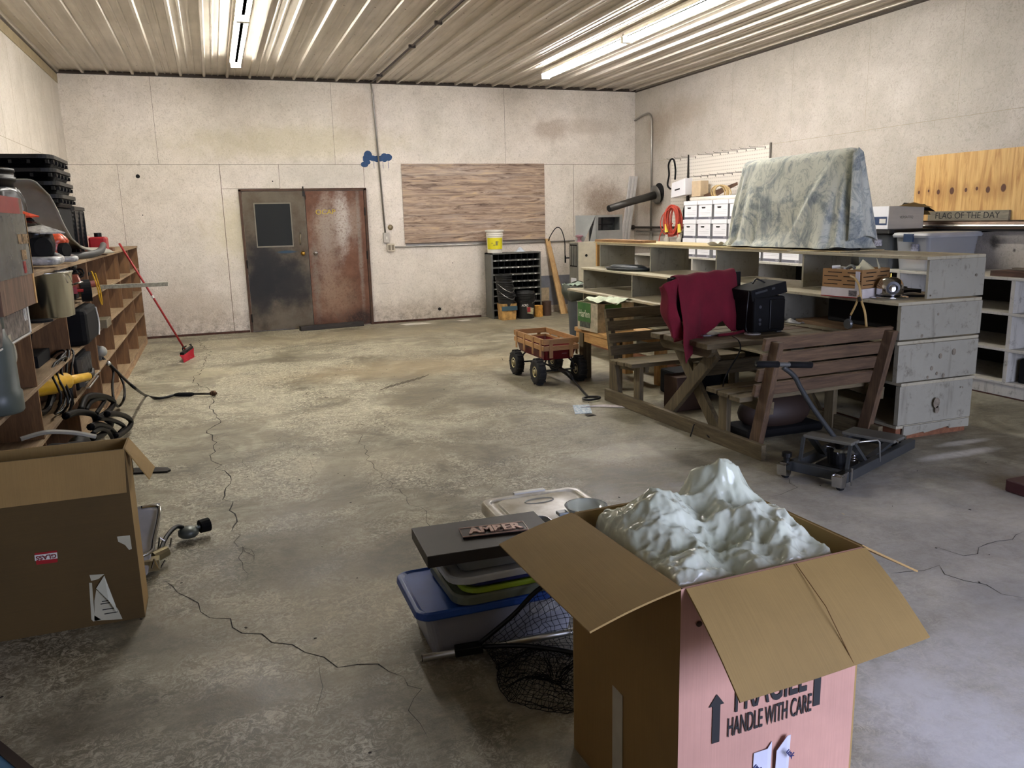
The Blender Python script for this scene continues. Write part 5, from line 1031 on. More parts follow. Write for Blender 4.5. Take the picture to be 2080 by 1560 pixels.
# plywood sheet, ledge, sign
k = NT('knotty_plywood'); co = k.coord(); x, y, z = sep(k, co)
n1 = k.noise(k.coord((1, 7, .8)), 2.2, 5, .6, .9); n2 = k.noise(k.coord((1, 30, 1.5)), 3, 4, .6)
col = k.ramp(n1, [(.3, lin((172, 122, 62))), (.5, lin((212, 170, 104))), (.7, lin((222, 186, 120)))]); col = k.mix(.5, col, k.ramp(n2, [(.35, (.8, .74, .66)), (.6, (1.04,)*3)]), 'MULTIPLY')
for ky, kz, r_ in ((6.56, 1.74, .018), (6.44, 1.75, .014), (6.32, 1.735, .025), (6.16, 1.74, .034), (6.0, 1.742, .02), (5.88, 1.75, .018), (5.76, 1.735, .03), (5.60, 1.745, .036)):
    col = k.mix(k.math('MULTIPLY', ell(k, y, z, ky, kz, r_*2.2, r_*3.2, 1.0), .45), col, lin((150, 104, 50))); col = k.mix(ell(k, y, z, ky, kz, r_*.75, r_, .4), col, lin((86, 48, 26)))
mply = k.out(col, .55)
o = build('plywood_sheet', MB().box(6.872, 6.89, 4.2, 6.62, 1.455, 2.098), mply, base=(0, 0, 0)); tag(o, 'yellow knotty plywood sheet standing on the metal ledge at right', 'plywood')
m = MB().prism([(6.78, 1.375), (6.9, 1.375), (6.9, 1.452), (6.80, 1.452), (6.80, 1.44), (6.79, 1.42), (6.78, 1.40)], 3.5, 6.58, 'Y')
t = thing('steel_ledge', 'long dark steel ledge below the plywood on the right wall', 'ledge', (6.84, 5.0, 1.37), world=True)
build('channel', m, plain('ledge_brown', (84, 66, 54), .35, .6, .3), t); build('bright_lip', MB().cyl((6.776, 3.5, 1.405), (6.776, 6.58, 1.405), .013, .013, 8), alu, t); build('dark_lip', MB().box(6.785, 6.9, 3.5, 6.58, 1.355, 1.375), blkm, t)
t = thing('lettered_board', 'small grey board lettered flag of the day leaning on plywood', 'sign', (6.85, 5.95, 1.455), world=True)
build('board', MB().box(6.845, 6.870, 5.50, 6.40, 1.453, 1.545), wood('sign_grey', (104, 98, 84), (146, 138, 116), 'Y'), t)
text('lettering', 'FLAG OF THE DAY', .085, ink, (6.844, 5.95, 1.499), ROTL, t, 1.02, .0008, -.0005)
o = build('thin_cable', MB().tube(smooth_path([(6.88, 6.5, 1.36), (6.885, 6.2, 1.33), (6.885, 5.8, 1.345), (6.885, 5.4, 1.365), (6.885, 4.8, 1.34)]), .004, 5), blk); tag(o, 'thin black cable sagging along the wall below the steel ledge', 'cable')
# totes and carton on the right shelf
t = thing('storage_tote', 'dark grey storage tote with black lid under the pale carton', 'tote', (6.52, 6.47, 1.001))
build('body', tub(MB(), .30, .24, .34, .05, .90, .006), plain('tote_grey', (70, 74, 78), .4), t, smooth=False); build('lid', loft(MB(), [[(x*a, y*a, z) for x, y in rr(.32, .26, .05)] for a, z in ((1, .33), (1.02, .345), (1.0, .38), (.9, .385))]), blk, t)
build('label', MB().box(-.295, -.29, -.12, -.02, .22, .30), plain('label_picture', (130, 132, 150), .5, 0, .8, 40), t)
k = NT('clear_tote_plastic'); mclr = k.out(lin((190, 192, 194)), .3, 0, Alpha=.4)
t = thing('clear_tote', 'clear storage tote with grey lid and packages inside, behind the counter', 'tote', (6.50, 5.95, 1.001))
build('body', tub(MB(), .32, .20, .32, .04, .88, .005), mclr, t); build('lid', loft(MB(), [[(x*a, y*a, z) for x, y in rr(.34, .22, .04)] for a, z in ((1, .31), (1.02, .33), (.98, .35), (.9, .355))]), plain('tote_lid_grey', (168, 170, 172), .35), t)
build('latch', MB().box(-.355, -.34, -.05, .06, .27, .345), plain('latch_blue', (40, 62, 92), .4), t); build('label', MB().box(-.325, -.315, -.09, -.01, .18, .25), plain('label_picture', (130, 132, 150), .5, 0, .8, 40), t)
o = build('parcel', MB().box(6.26, 6.74, 5.80, 6.10, 1.07, 1.16), plain('parcel_tan', (206, 156, 104), .7), bevel=.02); tag(o, 'tan parcel lying in the clear tote', 'parcel')
o = build('white_bag', MB().box(6.25, 6.74, 5.79, 6.11, 1.012, 1.068), paper, bevel=.02); tag(o, 'white folded bag at the bottom of the clear tote', 'bag')
t = thing('pale_carton', 'pale grey carton with blue label and open flaps on black lid', 'carton', (6.42, 6.40, 1.387))
cg = cardboard('carton_grey', (186, 180, 166), 'Z')
build('body', MB().box(-.22, .22, -.14, .16, 0, .22), cg, t); build('white_end', MB().box(-.223, -.22, -.135, .16, .0, .22), fw, t); build('blue_label', MB().box(-.226, -.223, -.12, .155, .04, .12), plain('label_blue', (38, 62, 98), .5), t)
build('barcode', MB().box(-.228, -.226, -.11, -.03, .055, .10), wht, t); text('lettering', 'VERSATEQ', .036, plain('carton_ink', (120, 112, 98), .7), (0, -.1415, .11), ROTF, t, 1, .0006, world_parent=False)
m = MB().add([(-.1, -.14, .22), (.22, -.14, .22), (.24, -.22, .20), (-.0, -.22, .25)], [(0, 1, 2, 3)]).add([(.22, -.14, .22), (.22, .16, .22), (.33, .14, .13), (.33, -.12, .13)], [(0, 1, 2, 3)])
build('flap', m, cbx, t, solid=.004); build('black_edge_sheet', MB().add([(-.05, -.12, .225), (.2, -.16, .23), (.30, -.2, .16), (.28, -.1, .17), (.1, .0, .25)], [(0, 1, 2, 3, 4)]), blkm, t, solid=.003)
o = build('file_strip', MB().box(6.2, 6.24, 6.85, 7.0, 1.001, 1.24), fw); tag(o, 'narrow white carton edge between the blanket and dark tote', 'carton')
o = build('grey_tub', MB().lathe([(.16, 0), (.2, .30), (.21, .31)], (6.42, 7.0, 1.001), 24), plain('tub_grey', (80, 82, 84), .45), smooth=True); tag(o, 'grey round tub on the right shelf behind the blanket', 'tub')
# ---------------------------------------------------------------- things along the back wall
t = thing('bolt_bin_cabinet', 'grey steel bolt bin cabinet with rows of small dark pigeonholes', 'cabinet', (4.55, 12.4, 0), world=True)
cg2 = plain('cabinet_grey', (108, 108, 102), .5, .3)
cx0, cx1, cy0, cy1, ch = 4.12, 4.975, 12.27, 12.58, 1.045
build('carcass', MB().box(cx0, cx0+.03, cy0, cy1, 0, ch).box(cx1-.02, cx1, cy0, cy1, 0, ch).box(cx0, cx1, cy0, cy1, ch-.02, ch).box(cx0, cx1, cy1-.01, cy1, 0, ch), cg2, t)
build('dark_lining', MB().box(cx0+.03, cx1-.02, cy1-.015, cy1-.011, 0.01, ch-.02), plain('bin_dark', (16, 17, 22), .6), t)
NR = 9; rh = (ch-.03)/NR
for i in range(NR):
    z = .01+rh*i; build('bin_shelf', MB().box(cx0+.03, cx1-.02, cy0-.004, cy1-.02, z, z+.022), cg2, t)
    if i > 2:
        m = MB()
        for j in range(8):
            if (i*5+j*3) % 7: m.box(cx0+.055+.098*j, cx0+.085+.098*j, cy0-.006, cy0-.004, z+.004, z+.018)
        build('label_tag', m, plain('tag_white', (215, 215, 210), .5), t)
for j in range(1, 8): build('bin_divider', MB().box(cx0+.03+.1*j, cx0+.033+.1*j, cy0+.02, cy1-.02, .01, ch-.03), plain('bin_dark', (16, 17, 22), .6), t)
def pail(name, lab, x, y, z, r, h, mt, rims=1, rs=.028, group=None, col=None):
    t = thing(name, lab, 'bucket', (x, y, z), 0, group)
    pf = [(r*.86, 0), (r*.88, .005), (r*.97, h-.1)]
    for i in range(rims): pf += [(r, h-.1+.0+i*rs), (r*1.04, h-.095+i*rs), (r*1.04, h-.085+i*rs), (r*.98, h-.08+i*rs)]
    pf += [(r*.94, h-.08+rims*rs), (r*.9, h-.12+rims*rs), (r*.2, h-.13+rims*rs)]
    build('body', MB().lathe(pf, n=32), mt, t, smooth=False); return t
ck = plain('bucket_black', (34, 34, 34), .4)
t = pail('bucket', 'white lidded pail with yellow label on the bolt bin cabinet', 4.24, 12.42, 1.046, .135, .36, plain('pail_white', (226, 222, 210), .4, 0, .03), 2)
m = MB(); n_ = 14
for i in range(n_):
    a0, a1 = PI*1.05+i*PI*.72/n_, PI*1.05+(i+1)*PI*.72/n_; R_ = .1325
    m.add([(R_*math.cos(a0)*.97, R_*math.sin(a0)*.97, .06), (R_*math.cos(a1)*.97, R_*math.sin(a1)*.97, .06), (R_*math.cos(a1), R_*math.sin(a1), .24), (R_*math.cos(a0), R_*math.sin(a0), .24)], [(0, 1, 2, 3)])
build('yellow_label', m, plain('label_yellow', (222, 212, 30), .5), t)
m = MB()
for a0, z0_, w_, h_ in ((-2.05, .12, .05, .004), (-1.75, .12, .05, .06), (-2.3, .15, .04, .004), (-1.6, .17, .03, .004)): 
    for q in range(4):
        a = a0+q*.06; m.at((0, 0, 0), a).box(.1325, .1345, -.004, .005, z0_, z0_+h_+.006)
build('label_print', m, plain('print_grey', (130, 124, 70), .6), t); build('lid', MB().lathe([(.14, .33), (.15, .335), (.15, .36), (.12, .365)], n=32), plain('pail_white', (226, 222, 210), .4, 0, .03), t)
o = build('plastic_wrap', MB().grid(lambda u, v: (4.58+.16*u, 12.33+.14*v, 1.05+.05*math.sin(PI*u)*math.sin(PI*v)*(1+.5*math.sin(9*u+5*v))), 14, 14), plain('wrap_white', (190, 198, 206), .3, 0, .15), solid=.002); tag(o, 'crumpled clear wrap on top of the bolt bin cabinet', 'wrap')
t = thing('paint_bin', 'paint-smeared tan square container holding the tall black bucket stack', 'container', (4.31, 12.10, 0))
build('body', tub(MB(), .135, .12, .26, .03, .88, .006), plain('paint_smear', (176, 138, 80), .6, 0, .5, 14), t); build('blue_band', MB().box(-.13, .13, -.124, -.118, .15, .22), plain('band_blue', (60, 86, 96), .6), t)
for i in range(4):
    t = thing('bucket', ['black nested bucket at the bottom of the tall stack', 'black nested bucket second in the tall stack', 'black nested bucket third in the tall stack', 'black nested bucket topping the tall stack'][i], 'bucket', (4.30-.012*i, 12.10, .02+.11*i+(0 if i == 0 else .0)), 0, 'nested black buckets by the bolt bins')
    build('body', MB().lathe([(.10, 0), (.128, .28), (.138, .285), (.138, .295), (.13, .30), (.14, .315), (.14, .325), (.13, .33), (.141, .345), (.141, .36), (.125, .36)], n=28), ck, t)
    if i in (1, 2): build('wire_bail', MB().tube(smooth_path([(-.13, -.06, .33), (-.05, -.15, .25), (.06, -.155, .20), (.13, -.09, .24), (.142, -.0, .33)]), .003, 5), alu, t)
t = pail('bucket', 'black paint bucket with worn red and white sticker', 4.63, 12.10, 0, .15, .36, ck, 6, .026)
build('torn_label', MB().hexa([(-.03, -.151, .09), (.07, -.138, .07), (.07, -.13, .07), (-.03, -.14, .09)], [(-.04, -.152, .2), (.08, -.136, .17), (.08, -.13, .17), (-.04, -.14, .2)]), plain('label_torn', (196, 190, 150), .6, 0, .4, 30), t); build('red_mark', MB().box(-.035, .02, -.156, -.150, .11, .19), plain('mark_red', (150, 40, 50), .5), t)
text('lettering', 'ACRO', .05, plain('letter_white', (210, 210, 205), .5), (-.07, -.148, .22), ROTF, t, .8, .001, .001, world_parent=False)
build('wire_bail', MB().tube(smooth_path([(.155, 0, .40), (.16, -.06, .36), (.12, -.13, .29), (.05, -.155, .25)]), .003, 5), alu, t)
o = build('paint_can', MB().lathe([(.072, 0), (.072, .18), (.066, .182), (.06, .17)], (4.885, 12.19, 0), 24), plain('can_rusty_yellow', (206, 150, 66), .6, 0, .4, 22)); tag(o, 'rust-yellow spattered can beside the black paint bucket', 'can')
o = build('paint_can', MB().lathe([(.078, 0), (.078, .22), (.082, .222), (.082, .235), (.074, .235), (.07, .2), (.01, .2)], (5.06, 12.26, 0), 24), plain('can_brown', (92, 72, 62), .5, .4, .2)); tag(o, 'brown open metal can, rightmost of the containers', 'can')
o = build('timber', MB().hexa([(5.34, 12.30, 0), (5.42, 12.30, 0), (5.42, 12.345, 0), (5.34, 12.345, 0)], [(5.20, 12.60, 1.235), (5.275, 12.60, 1.235), (5.275, 12.645, 1.235), (5.20, 12.645, 1.235)]), wood('light_stud', (186, 146, 92), (214, 178, 124), 'Z')); tag(o, 'light pine stud leaning on the back wall', 'lumber')
o = build('timber', MB().hexa([(5.425, 12.33, 0), (5.47, 12.33, 0), (5.47, 12.37, 0), (5.425, 12.37, 0)], [(5.285, 12.61, 1.1), (5.31, 12.61, 1.1), (5.31, 12.65, 1.1), (5.285, 12.65, 1.1)]), wood('mid_stud', (150, 112, 66), (186, 146, 92), 'Z')); tag(o, 'second narrower stud close behind the light pine stud', 'lumber')
o = build('spray_hose', MB().tube(smooth_path([(5.24, 12.62, 1.15), (5.27, 12.56, 1.28), (5.36, 12.52, 1.41), (5.44, 12.5, 1.38), (5.50, 12.5, 1.2), (5.505, 12.5, 1.0)])+[Vector((5.51, 12.5, .85))], .008, 6).box(5.50, 5.52, 12.49, 12.51, .83, .95).box(5.52, 5.58, 12.49, 12.51, .9, .92), blk, smooth=False); tag(o, 'black hose arching over with a trigger nozzle by the back wall', 'hose')
t = thing('furnace', 'cream furnace cabinet with louvred side near the back corner', 'furnace', (5.75, 11.9, 0), world=True)
fc = plain('furnace_cream', (196, 188, 166), .45, .1); fgry = plain('furnace_grey', (140, 138, 128), .5, .3)
build('cabinet', MB().box(5.385, 6.1, 11.70, 12.05, 0, 1.19), fc, t, bevel=.004); build('side_panel', MB().box(5.38, 5.385, 11.71, 12.04, 0.02, 1.18), fgry, t); m = MB()
build('louvre_frame', MB().box(5.376, 5.38, 11.74, 12.01, .80, 1.15), blkm, t)
for i in range(4): m.box(5.370, 5.376, 11.76+.065*i, 11.79+.065*i, .82, 1.13)
build('louvre_slat', m, fgry, t); build('knockout', MB().cyl((5.52, 11.698, .98), (5.52, 11.7, .98), .022, .022, 12), blk, t); build('data_label', MB().box(5.376, 5.38, 11.78, 11.98, .42, .62), fw, t)
build('red_tag', MB().box(5.375, 5.38, 11.93, 12.0, .38, .45), redp, t)
t = thing('duct_plenum', 'galvanised sheet duct box with a square opening on the furnace', 'duct', (5.95, 11.88, 1.19), world=True)
gal = plain('galvanised', (164, 166, 162), .35, .6, .12, 5)
build('box', MB().box(5.72, 5.76, 11.76, 11.78, 1.19, 1.60).box(6.14, 6.19, 11.76, 11.78, 1.19, 1.60).box(5.76, 6.14, 11.76, 11.78, 1.19, 1.36).box(5.76, 6.14, 11.76, 11.78, 1.565, 1.60).box(5.72, 6.19, 12.02, 12.03, 1.19, 1.60).box(5.72, 6.19, 11.78, 12.02, 1.59, 1.60).box(6.18, 6.19, 11.78, 12.02, 1.19, 1.60), gal, t)
build('inner_brace', MB().box(5.94, 5.96, 12.0, 12.02, 1.36, 1.56).box(5.76, 6.14, 12.0, 12.02, 1.44, 1.46), plain('brace_dark', (40, 40, 40), .5), t); build('dark_lining', MB().box(5.73, 6.18, 12.012, 12.02, 1.2, 1.59), plain('lining_grey', (90, 92, 92), .3, .5, .5, 6), t)
build('side_flap', MB().add([(5.72, 11.77, 1.60), (5.45, 11.95, 1.60), (5.45, 11.95, 1.19), (5.56, 11.87, 1.19)], [(0, 1, 2, 3)]).add([(5.72, 11.77, 1.60), (5.64, 11.82, 1.19), (5.72, 11.77, 1.19)], [(0, 1, 2)]), gal, t, solid=.003)
o = build('glass_insulator', MB().lathe([(.05, 0), (.03, .02), (.03, .06), (.06, .08), (.06, .1), (.03, .11)], (5.46, 11.83, 1.191), 16), plain('pinkish_glass', (150, 110, 118), .2)); tag(o, 'small pinkish glass cup on top of the furnace', 'cup')
t = thing('door_timber', 'dark timber block lying on the floor before the rusted door', 'timber', (1.6, 12.47, 0), .16)
build('beam', MB().box(-.50, .48, -.06, .06, 0, .07), wood('black_timber', (34, 30, 26), (58, 50, 44), 'X'), t, bevel=.006)

# ---------------------------------------------------------------- lift jack
JM = plain('jack_black', (58, 60, 60), .45, .3); 
t = thing('lift_jack', 'black wheeled motorcycle lift jack with tall tee handle', 'jack', (3.28, 3.70, 0), .40)
for s_ in (-1, 1): build('side_rail', MB().box(-.02, .92, s_*.165-.022, s_*.165+.022, .035, .095), JM, t, bevel=.004)
build('front_bar', MB().box(-.06, -.01, -.187, .187, .035, .095), JM, t, bevel=.004); build('rear_bar', MB().box(.86, .92, -.143, .143, .035, .08), JM, t, bevel=.004)
for s_ in (-1, 1):
    c_ = build('caster', MB().at((-.10, s_*.17, .045), 0, PI/2).lathe([(.03, -.014), (.043, -.012), (.045, 0), (.043, .012), (.03, .014)], n=20), blkm, t)
    build('fork', MB().hexa([(-.14, s_*.17-.022, .06), (-.09, s_*.17-.022, .03), (-.09, s_*.17-.018, .03), (-.14, s_*.17-.018, .06)], [(-.14, s_*.17-.022, .10), (-.07, s_*.17-.022, .10), (-.07, s_*.17-.018, .10), (-.14, s_*.17-.018, .10)]).box(-.14, -.05, s_*.17-.022, s_*.17+.022, .10, .106), chrome, c_)
    build('leg_bolt', MB().cyl((-.035, s_*.20, .02), (-.035, s_*.20, .125), .006, .006, 8), chrome, t)
for s_ in (-1, 1): build('fork_plate', MB().hexa([(-.155, s_*.17-.03, .03), (-.105, s_*.17-.03, .02), (-.105, s_*.17+.03, .02), (-.155, s_*.17+.03, .03)], [(-.165, s_*.17-.03, .10), (-.12, s_*.17-.03, .10), (-.12, s_*.17+.03, .10), (-.165, s_*.17+.03, .10)]), chrome, t, bevel=.004)
build('swivel_knob', MB().lathe([(.018, .106), (.02, .13), (.03, .135), (.03, .16), (.02, .165)], (-.10, .17, 0), 16), blk, t)
build('top_plate', MB().box(.05, .16, -.15, .15, .225, .245), plain('jack_plate', (104, 102, 94), .45, .3), t, bevel=.004); build('saddle_plate', MB().box(.62, .80, -.17, .17, .125, .145), plain('jack_plate', (104, 102, 94), .45, .3), t, bevel=.004)
for s_ in (-1, 1): build('saddle_bolt', MB().cyl((.66, s_*.178, .133), (.66, s_*.17, .133), .012, .012, 10).cyl((.78, s_*.178, .133), (.78, s_*.17, .133), .012, .012, 10), chrome, t)
for s_ in (-1, 1):
    build('lift_arm', MB().bar((.10, s_*.13, .23), (.28, s_*.13, .08), .02, .045, up=(0, 1, 0)), JM, t); build('lift_arm', MB().bar((.05, s_*.145, .23), (.02, s_*.145, .09), .012, .02, up=(0, 1, 0)), JM, t)
    build('lift_arm', MB().bar((.70, s_*.13, .13), (.35, s_*.13, .08), .02, .04, up=(0, 1, 0)), JM, t)
build('pump_body', MB().cyl((.16, -.02, .06), (.13, -.02, .19), .055, .05, 18).box(.06, .30, -.09, .07, .045, .075), blk, t)
sp = [(.20+.016*math.cos(a*.9), -.10+.016*math.sin(a*.9), .09+.0022*a) for a in range(36)]
build('spring', MB().tube(sp, .004, 5), chrome, t, smooth=True); build('pedal', MB().bar((.02, -.08, .19), (.20, -.10, .155), .04, .016), plain('pedal_grey', (96, 92, 76), .4, .5), t)
build('release_cable', MB().tube(smooth_path([(.05, .0, .2), (.08, -.03, .19), (.10, -.05, .15), (.11, -.04, .12)]), .005, 6), chrome, t)
build('lock_rod', MB().tube([(.22, -.10, .205), (.36, -.17, .205), (.37, -.18, .19), (.37, -.19, .07)], .006, 8), alu, t, smooth=True)
t2 = build('handle_tube', MB().tube(smooth_path([(.18, -.02, .19), (-.0, .06, .42), (-.10, .10, .56), (-.15, .12, .64), (-.22, .155, .70)]), .015, 10), JM, t, smooth=True)
build('grip', MB().tube([(-.38, .235, .73), (-.25, .17, .718)], .019, 10).tube([(-.18, .14, .71), (-.05, .07, .698)], .019, 10), blkm, t2, smooth=True); build('crossbar', MB().tube([(-.38, .235, .73), (-.05, .07, .698)], .013, 10), gry, t2)
o = build('red_case', MB().box(4.07, 4.35, 3.0, 3.13, 0, .075), plain('maroon', (62, 26, 28), .4), bevel=.01); tag(o, 'dark maroon case on the floor at the right edge', 'case')

# ---------------------------------------------------------------- foreground open carton with plastic bag
t = thing('open_carton', 'large open cardboard carton in front holding a clear plastic bag', 'carton', (1.17, 1.73, 0), world=True)
A_, B_, C_, D_ = (.915, 1.452), (.887, 1.985), (1.431, 2.013), (1.458, 1.475); HB = .75
def wall_(p, q, mt, nm, off):
    p, q = Vector(p), Vector(q); d = (q-p).normalized(); nn = Vector((-d.y, d.x))*-.006
    return build(nm, MB().hexa([(p.x, p.y, 0), (q.x, q.y, 0), (q.x+nn.x, q.y+nn.y, 0), (p.x+nn.x, p.y+nn.y, 0)], [(p.x, p.y, HB), (q.x, q.y, HB), (q.x+nn.x, q.y+nn.y, HB), (p.x+nn.x, p.y+nn.y, HB)]), mt, t)
fx = cardboard('cardboard_daylit_face', (188, 142, 126), 'X')  # pinkish tint of the incoming daylight is mixed into this front colour
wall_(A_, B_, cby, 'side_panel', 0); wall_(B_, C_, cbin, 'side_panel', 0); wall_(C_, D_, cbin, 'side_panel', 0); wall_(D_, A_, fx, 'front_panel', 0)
build('bottom_panel', MB().add([(x, y, .004) for x, y in (A_, B_, C_, D_)], [(0, 1, 2, 3)]), cbin, t, solid=.004)
def flap(p0, p1, q1, q0, mt, sag=.0, nm='flap'):
    a, b, c, d = map(Vector, (p0, p1, q1, q0))
    def fn(u, v):
        p = a.lerp(b, u).lerp(d.lerp(c, u), v); return (p.x, p.y, p.z+sag*math.sin(PI*v)*.5-abs(sag)*.3*math.sin(PI*u)*v)
    return build(nm, MB().grid(fn, 12, 10), mt, t, solid=.005)
flap((A_[0], A_[1], HB), (B_[0], B_[1], HB), (.66, 1.965, .70), (.69, 1.455, .69), cbin, .01)
flap((A_[0]+.012, A_[1], HB-.002), (D_[0], D_[1], HB-.002), (1.445, 1.255, .62), (.933, 1.25, .585), cbin, .018)
flap((D_[0], D_[1]+.01, HB), (C_[0], C_[1], HB), (1.63, 2.03, .63), (1.66, 1.495, .64), cbx, 0)
flap((B_[0]+.01, B_[1], HB), (C_[0]-.01, C_[1], HB), (1.43, 2.08, .51), (.90, 2.05, .51), cbx, 0)
cr_ = build('crease', MB().tube([(1.235, 1.46, .7515), (1.232, 1.35, .6935), (1.23, 1.254, .603)], .0012, 5), cardboard('crease_dark', (128, 94, 52), 'X'), t)
yf = lambda x: 1.452+(x-.915)*(1.475-1.452)/(1.458-.915)-.0015
rotF = basis((1, .0424, 0), (0, 0, 1))
text('lettering', 'FRAGILE', .128, ink, (1.182, yf(1.182)-.001, .440), rotF, t, .47, .0006, .0016)
text('lettering', 'HANDLE WITH CARE', .072, ink, (1.182, yf(1.182)-.001, .360), rotF, t, .375, .0006, .0003)
def arrow(x, z0_, z1_, w_, head):
    pts = [(x-w_/2, z0_), (x+w_/2, z0_), (x+w_/2, z1_-head), (x+w_*1.0, z1_-head), (x, z1_), (x-w_*1.0, z1_-head), (x-w_/2, z1_-head)]
    m = MB(); n = len(pts); m.add([(px_, yf(px_)-.0006, pz) for px_, pz in pts], [tuple(range(n))]); build('printed_arrow', m, ink, t)
arrow(1.02, .333, .462, .022, .03); arrow(1.327, .348, .50, .022, .03)
tp = plain('packing_tape', (176, 168, 150), .2, 0, .1); tpb = plain('tape_bluish', (196, 198, 214), .2, 0, .08)
build('packing_tape', MB().box(.8990, .9005, 1.70, 1.76, .0, .34), tp, t)
build('packing_tape', MB().add([(1.13, yf(1.13)-.001, .0), (1.185, yf(1.18)-.001, .0), (1.19, yf(1.19)-.001, .288), (1.175, yf(1.17)-.003, .272), (1.135, yf(1.13)-.001, .270)], [(0, 1, 2, 3, 4)]), tpb, t, solid=.001)
build('packing_tape', MB().add([(1.197, yf(1.2)-.001, .0), (1.240, yf(1.24)-.001, .0), (1.242, yf(1.24)-.008, .295), (1.228, yf(1.23)-.012, .298), (1.2, yf(1.2)-.008, .262)], [(0, 1, 2, 3, 4)]), tpb, t, solid=.001)
text('lettering', 'usk', .022, plain('tape_ink', (30, 36, 90), .5), (1.148, yf(1.15)-.003, .225), basis((.6, 0, -.8), (.8, 0, .6)), t, 1, .0004, .0006)
text('lettering', 'usk', .022, plain('tape_ink', (30, 36, 90), .5), (1.232, yf(1.23)-.022, .255), basis((.6, 0, -.8), (.8, 0, .6)), t, 1, .0004, .0006)
build('puncture', MB().ball((.965, 1.4515, .655), .008, .002, .007), plain('hole_brown', (60, 40, 24), .9), t)
# plastic bag
k = NT('frosted_poly'); co = k.coord(); n_ = k.noise(co, 9, 3, .5, 1.5)
k.b.inputs['Transmission Weight'].default_value = .0; k.b.inputs['Subsurface Weight'].default_value = .0
mbag = k.out(k.ramp(k.noise(co, 5, 4), [(.35, lin((208, 215, 192))), (.65, lin((234, 239, 222)))]), .14, 0, n_, .4, .008, Alpha=.84)
def bag(u, v):
    x = .925+.50*u; y = 1.50+.475*v
    dx_, dy_ = 2*u-1, 2*v-1; e = max(abs(dx_), abs(dy_))
    z = .70+.05*(1-e**3)
    z += .115*min(1, 1.25*math.exp(-((u-.76+.5*(v-.8))**2/.022+(v-.82)**2/.035)))+.075*math.exp(-((u-.3)**2/.05+(v-.72)**2/.05))+.05*math.exp(-((u-.85)**2/.05+(v-.45)**2/.05))-.05*math.exp(-((u-.45)**2/.02+(v-.35)**2/.05))
    p = Vector((u*3.4, v*3.4, .3)); r_ = 1-abs(noise.noise(p))*2; r2 = 1-abs(noise.noise(p*2.3+Vector((5, 2, 1))))*2; r3 = 1-abs(noise.noise(p*5.1+Vector((1, 7, 3))))*2
    z += (.016*r_+.008*r2+.004*r3-.02)*(1-e**6*.5)
    d1 = noise.voronoi(Vector((u*4.2, v*4.2, .5)))[0]; d2 = noise.voronoi(Vector((u*9.5+3, v*9.5, 1.5)))[0]; d3 = noise.voronoi(Vector((u*21+3, v*21, 2.5)))[0]
    z += .045*(.5-(d1[1]-d1[0]))+.020*(.4-(d2[1]-d2[0]))+.006*(.4-(d3[1]-d3[0]))
    x += .012*noise.noise(p*1.7+Vector((9, 0, 0))); y += .012*noise.noise(p*1.7+Vector((0, 9, 0)))
    z -= .10*max(0, e-.9)/.1
    x = min(max(x, .925), 1.415); y = min(max(y, 1.495), 1.965)
    return (x, y, z)
o = build('plastic_bag', MB().grid(bag, 110, 110), mbag, smooth=True, base=(1.17, 1.73, .6)); tag(o, 'crumpled frosted plastic bag filling the open carton in front', 'bag')
# ---------------------------------------------------------------- bins beside it
t = thing('storage_bin', 'low translucent storage bin with blue lid on the floor', 'bin', (.90, 2.80, 0))
k = NT('bin_translucent'); mbin = k.out(lin((150, 152, 162)), .35, 0, Transmission_Weight=.15)
build('body', tub(MB(), .31, .175, .18, .04, .88, .005), mbin, t); build('lid', loft(MB(), [[(x*a, y*a, z) for x, y in rr(.335, .195, .05)] for a, z in ((.99, .165), (1.02, .172), (1.01, .195), (.97, .20), (.93, .192))]), plain('lid_blue', (30, 72, 150), .4), t, bevel=.003)
build('sticker', MB().box(.10, .22, -.172, -.166, .10, .15), plain('sticker_grey', (150, 150, 150), .6, 0, .5, 60), t)
def lid(nm, lab, x, y, z, hx, hy, h, mt, rz=0):
    t = thing(nm, lab, 'lid', (x, y, z), rz, 'stack of bin lids')
    build('panel', loft(MB(), [[(x_*a, y_*a, z_) for x_, y_ in rr(hx, hy, .07)] for a, z_ in ((.97, 0), (1.0, .004), (1.0, h*.8), (.97, h), (.93, h*.75), (.9, h*.75))]), mt, t, bevel=.002); return t
lid('bin_lid', 'grey green bin lid lying directly on the blue-lidded bin', .985, 2.80, .202, .29, .20, .04, plain('lid_sage', (100, 106, 90), .45), .03)
lid('bin_lid', 'lime green rimmed lid in the stack above the grey one', 1.0, 2.78, .244, .27, .185, .024, plain('lid_lime', (140, 165, 35), .4), .02)
lid('bin_lid', 'dark blue lid in the stack above the lime one', 1.0, 2.78, .27, .262, .178, .022, plain('lid_navy', (26, 36, 92), .4), .02)
lid('bin_lid', 'translucent white lid in the stack under the black board', .965, 2.77, .294, .29, .19, .03, plain('lid_white', (178, 182, 184), .3), .03)
t = thing('glass_dish', 'clear dish shape under the black board on the lid stack', 'dish', (.95, 2.77, .326))
build('body', tub(MB(), .24, .16, .045, .04, .9, .004), plain('smoky_clear', (120, 124, 124), .15), t)
t = thing('black_board_box', 'flat black box lying on top of the lid stack', 'box', (.86, 2.74, .373), math.radians(-2))
build('slab', MB().box(-.25, .25, -.15, .14, 0, .045), plain('dusty_black', (40, 35, 32), .5, 0, .25, 5), t, bevel=.003)
t = thing('name_plate', 'small framed plate with raised letters on the flat black box', 'name plate', (.80, 2.73, .4185), math.radians(-6))
build('plate', MB().box(-.03, .22, -.032, .052, 0, .008), plain('plate_black', (24, 20, 20), .4), t); pk = plain('letter_pink_steel', (196, 170, 162), .3, .5)
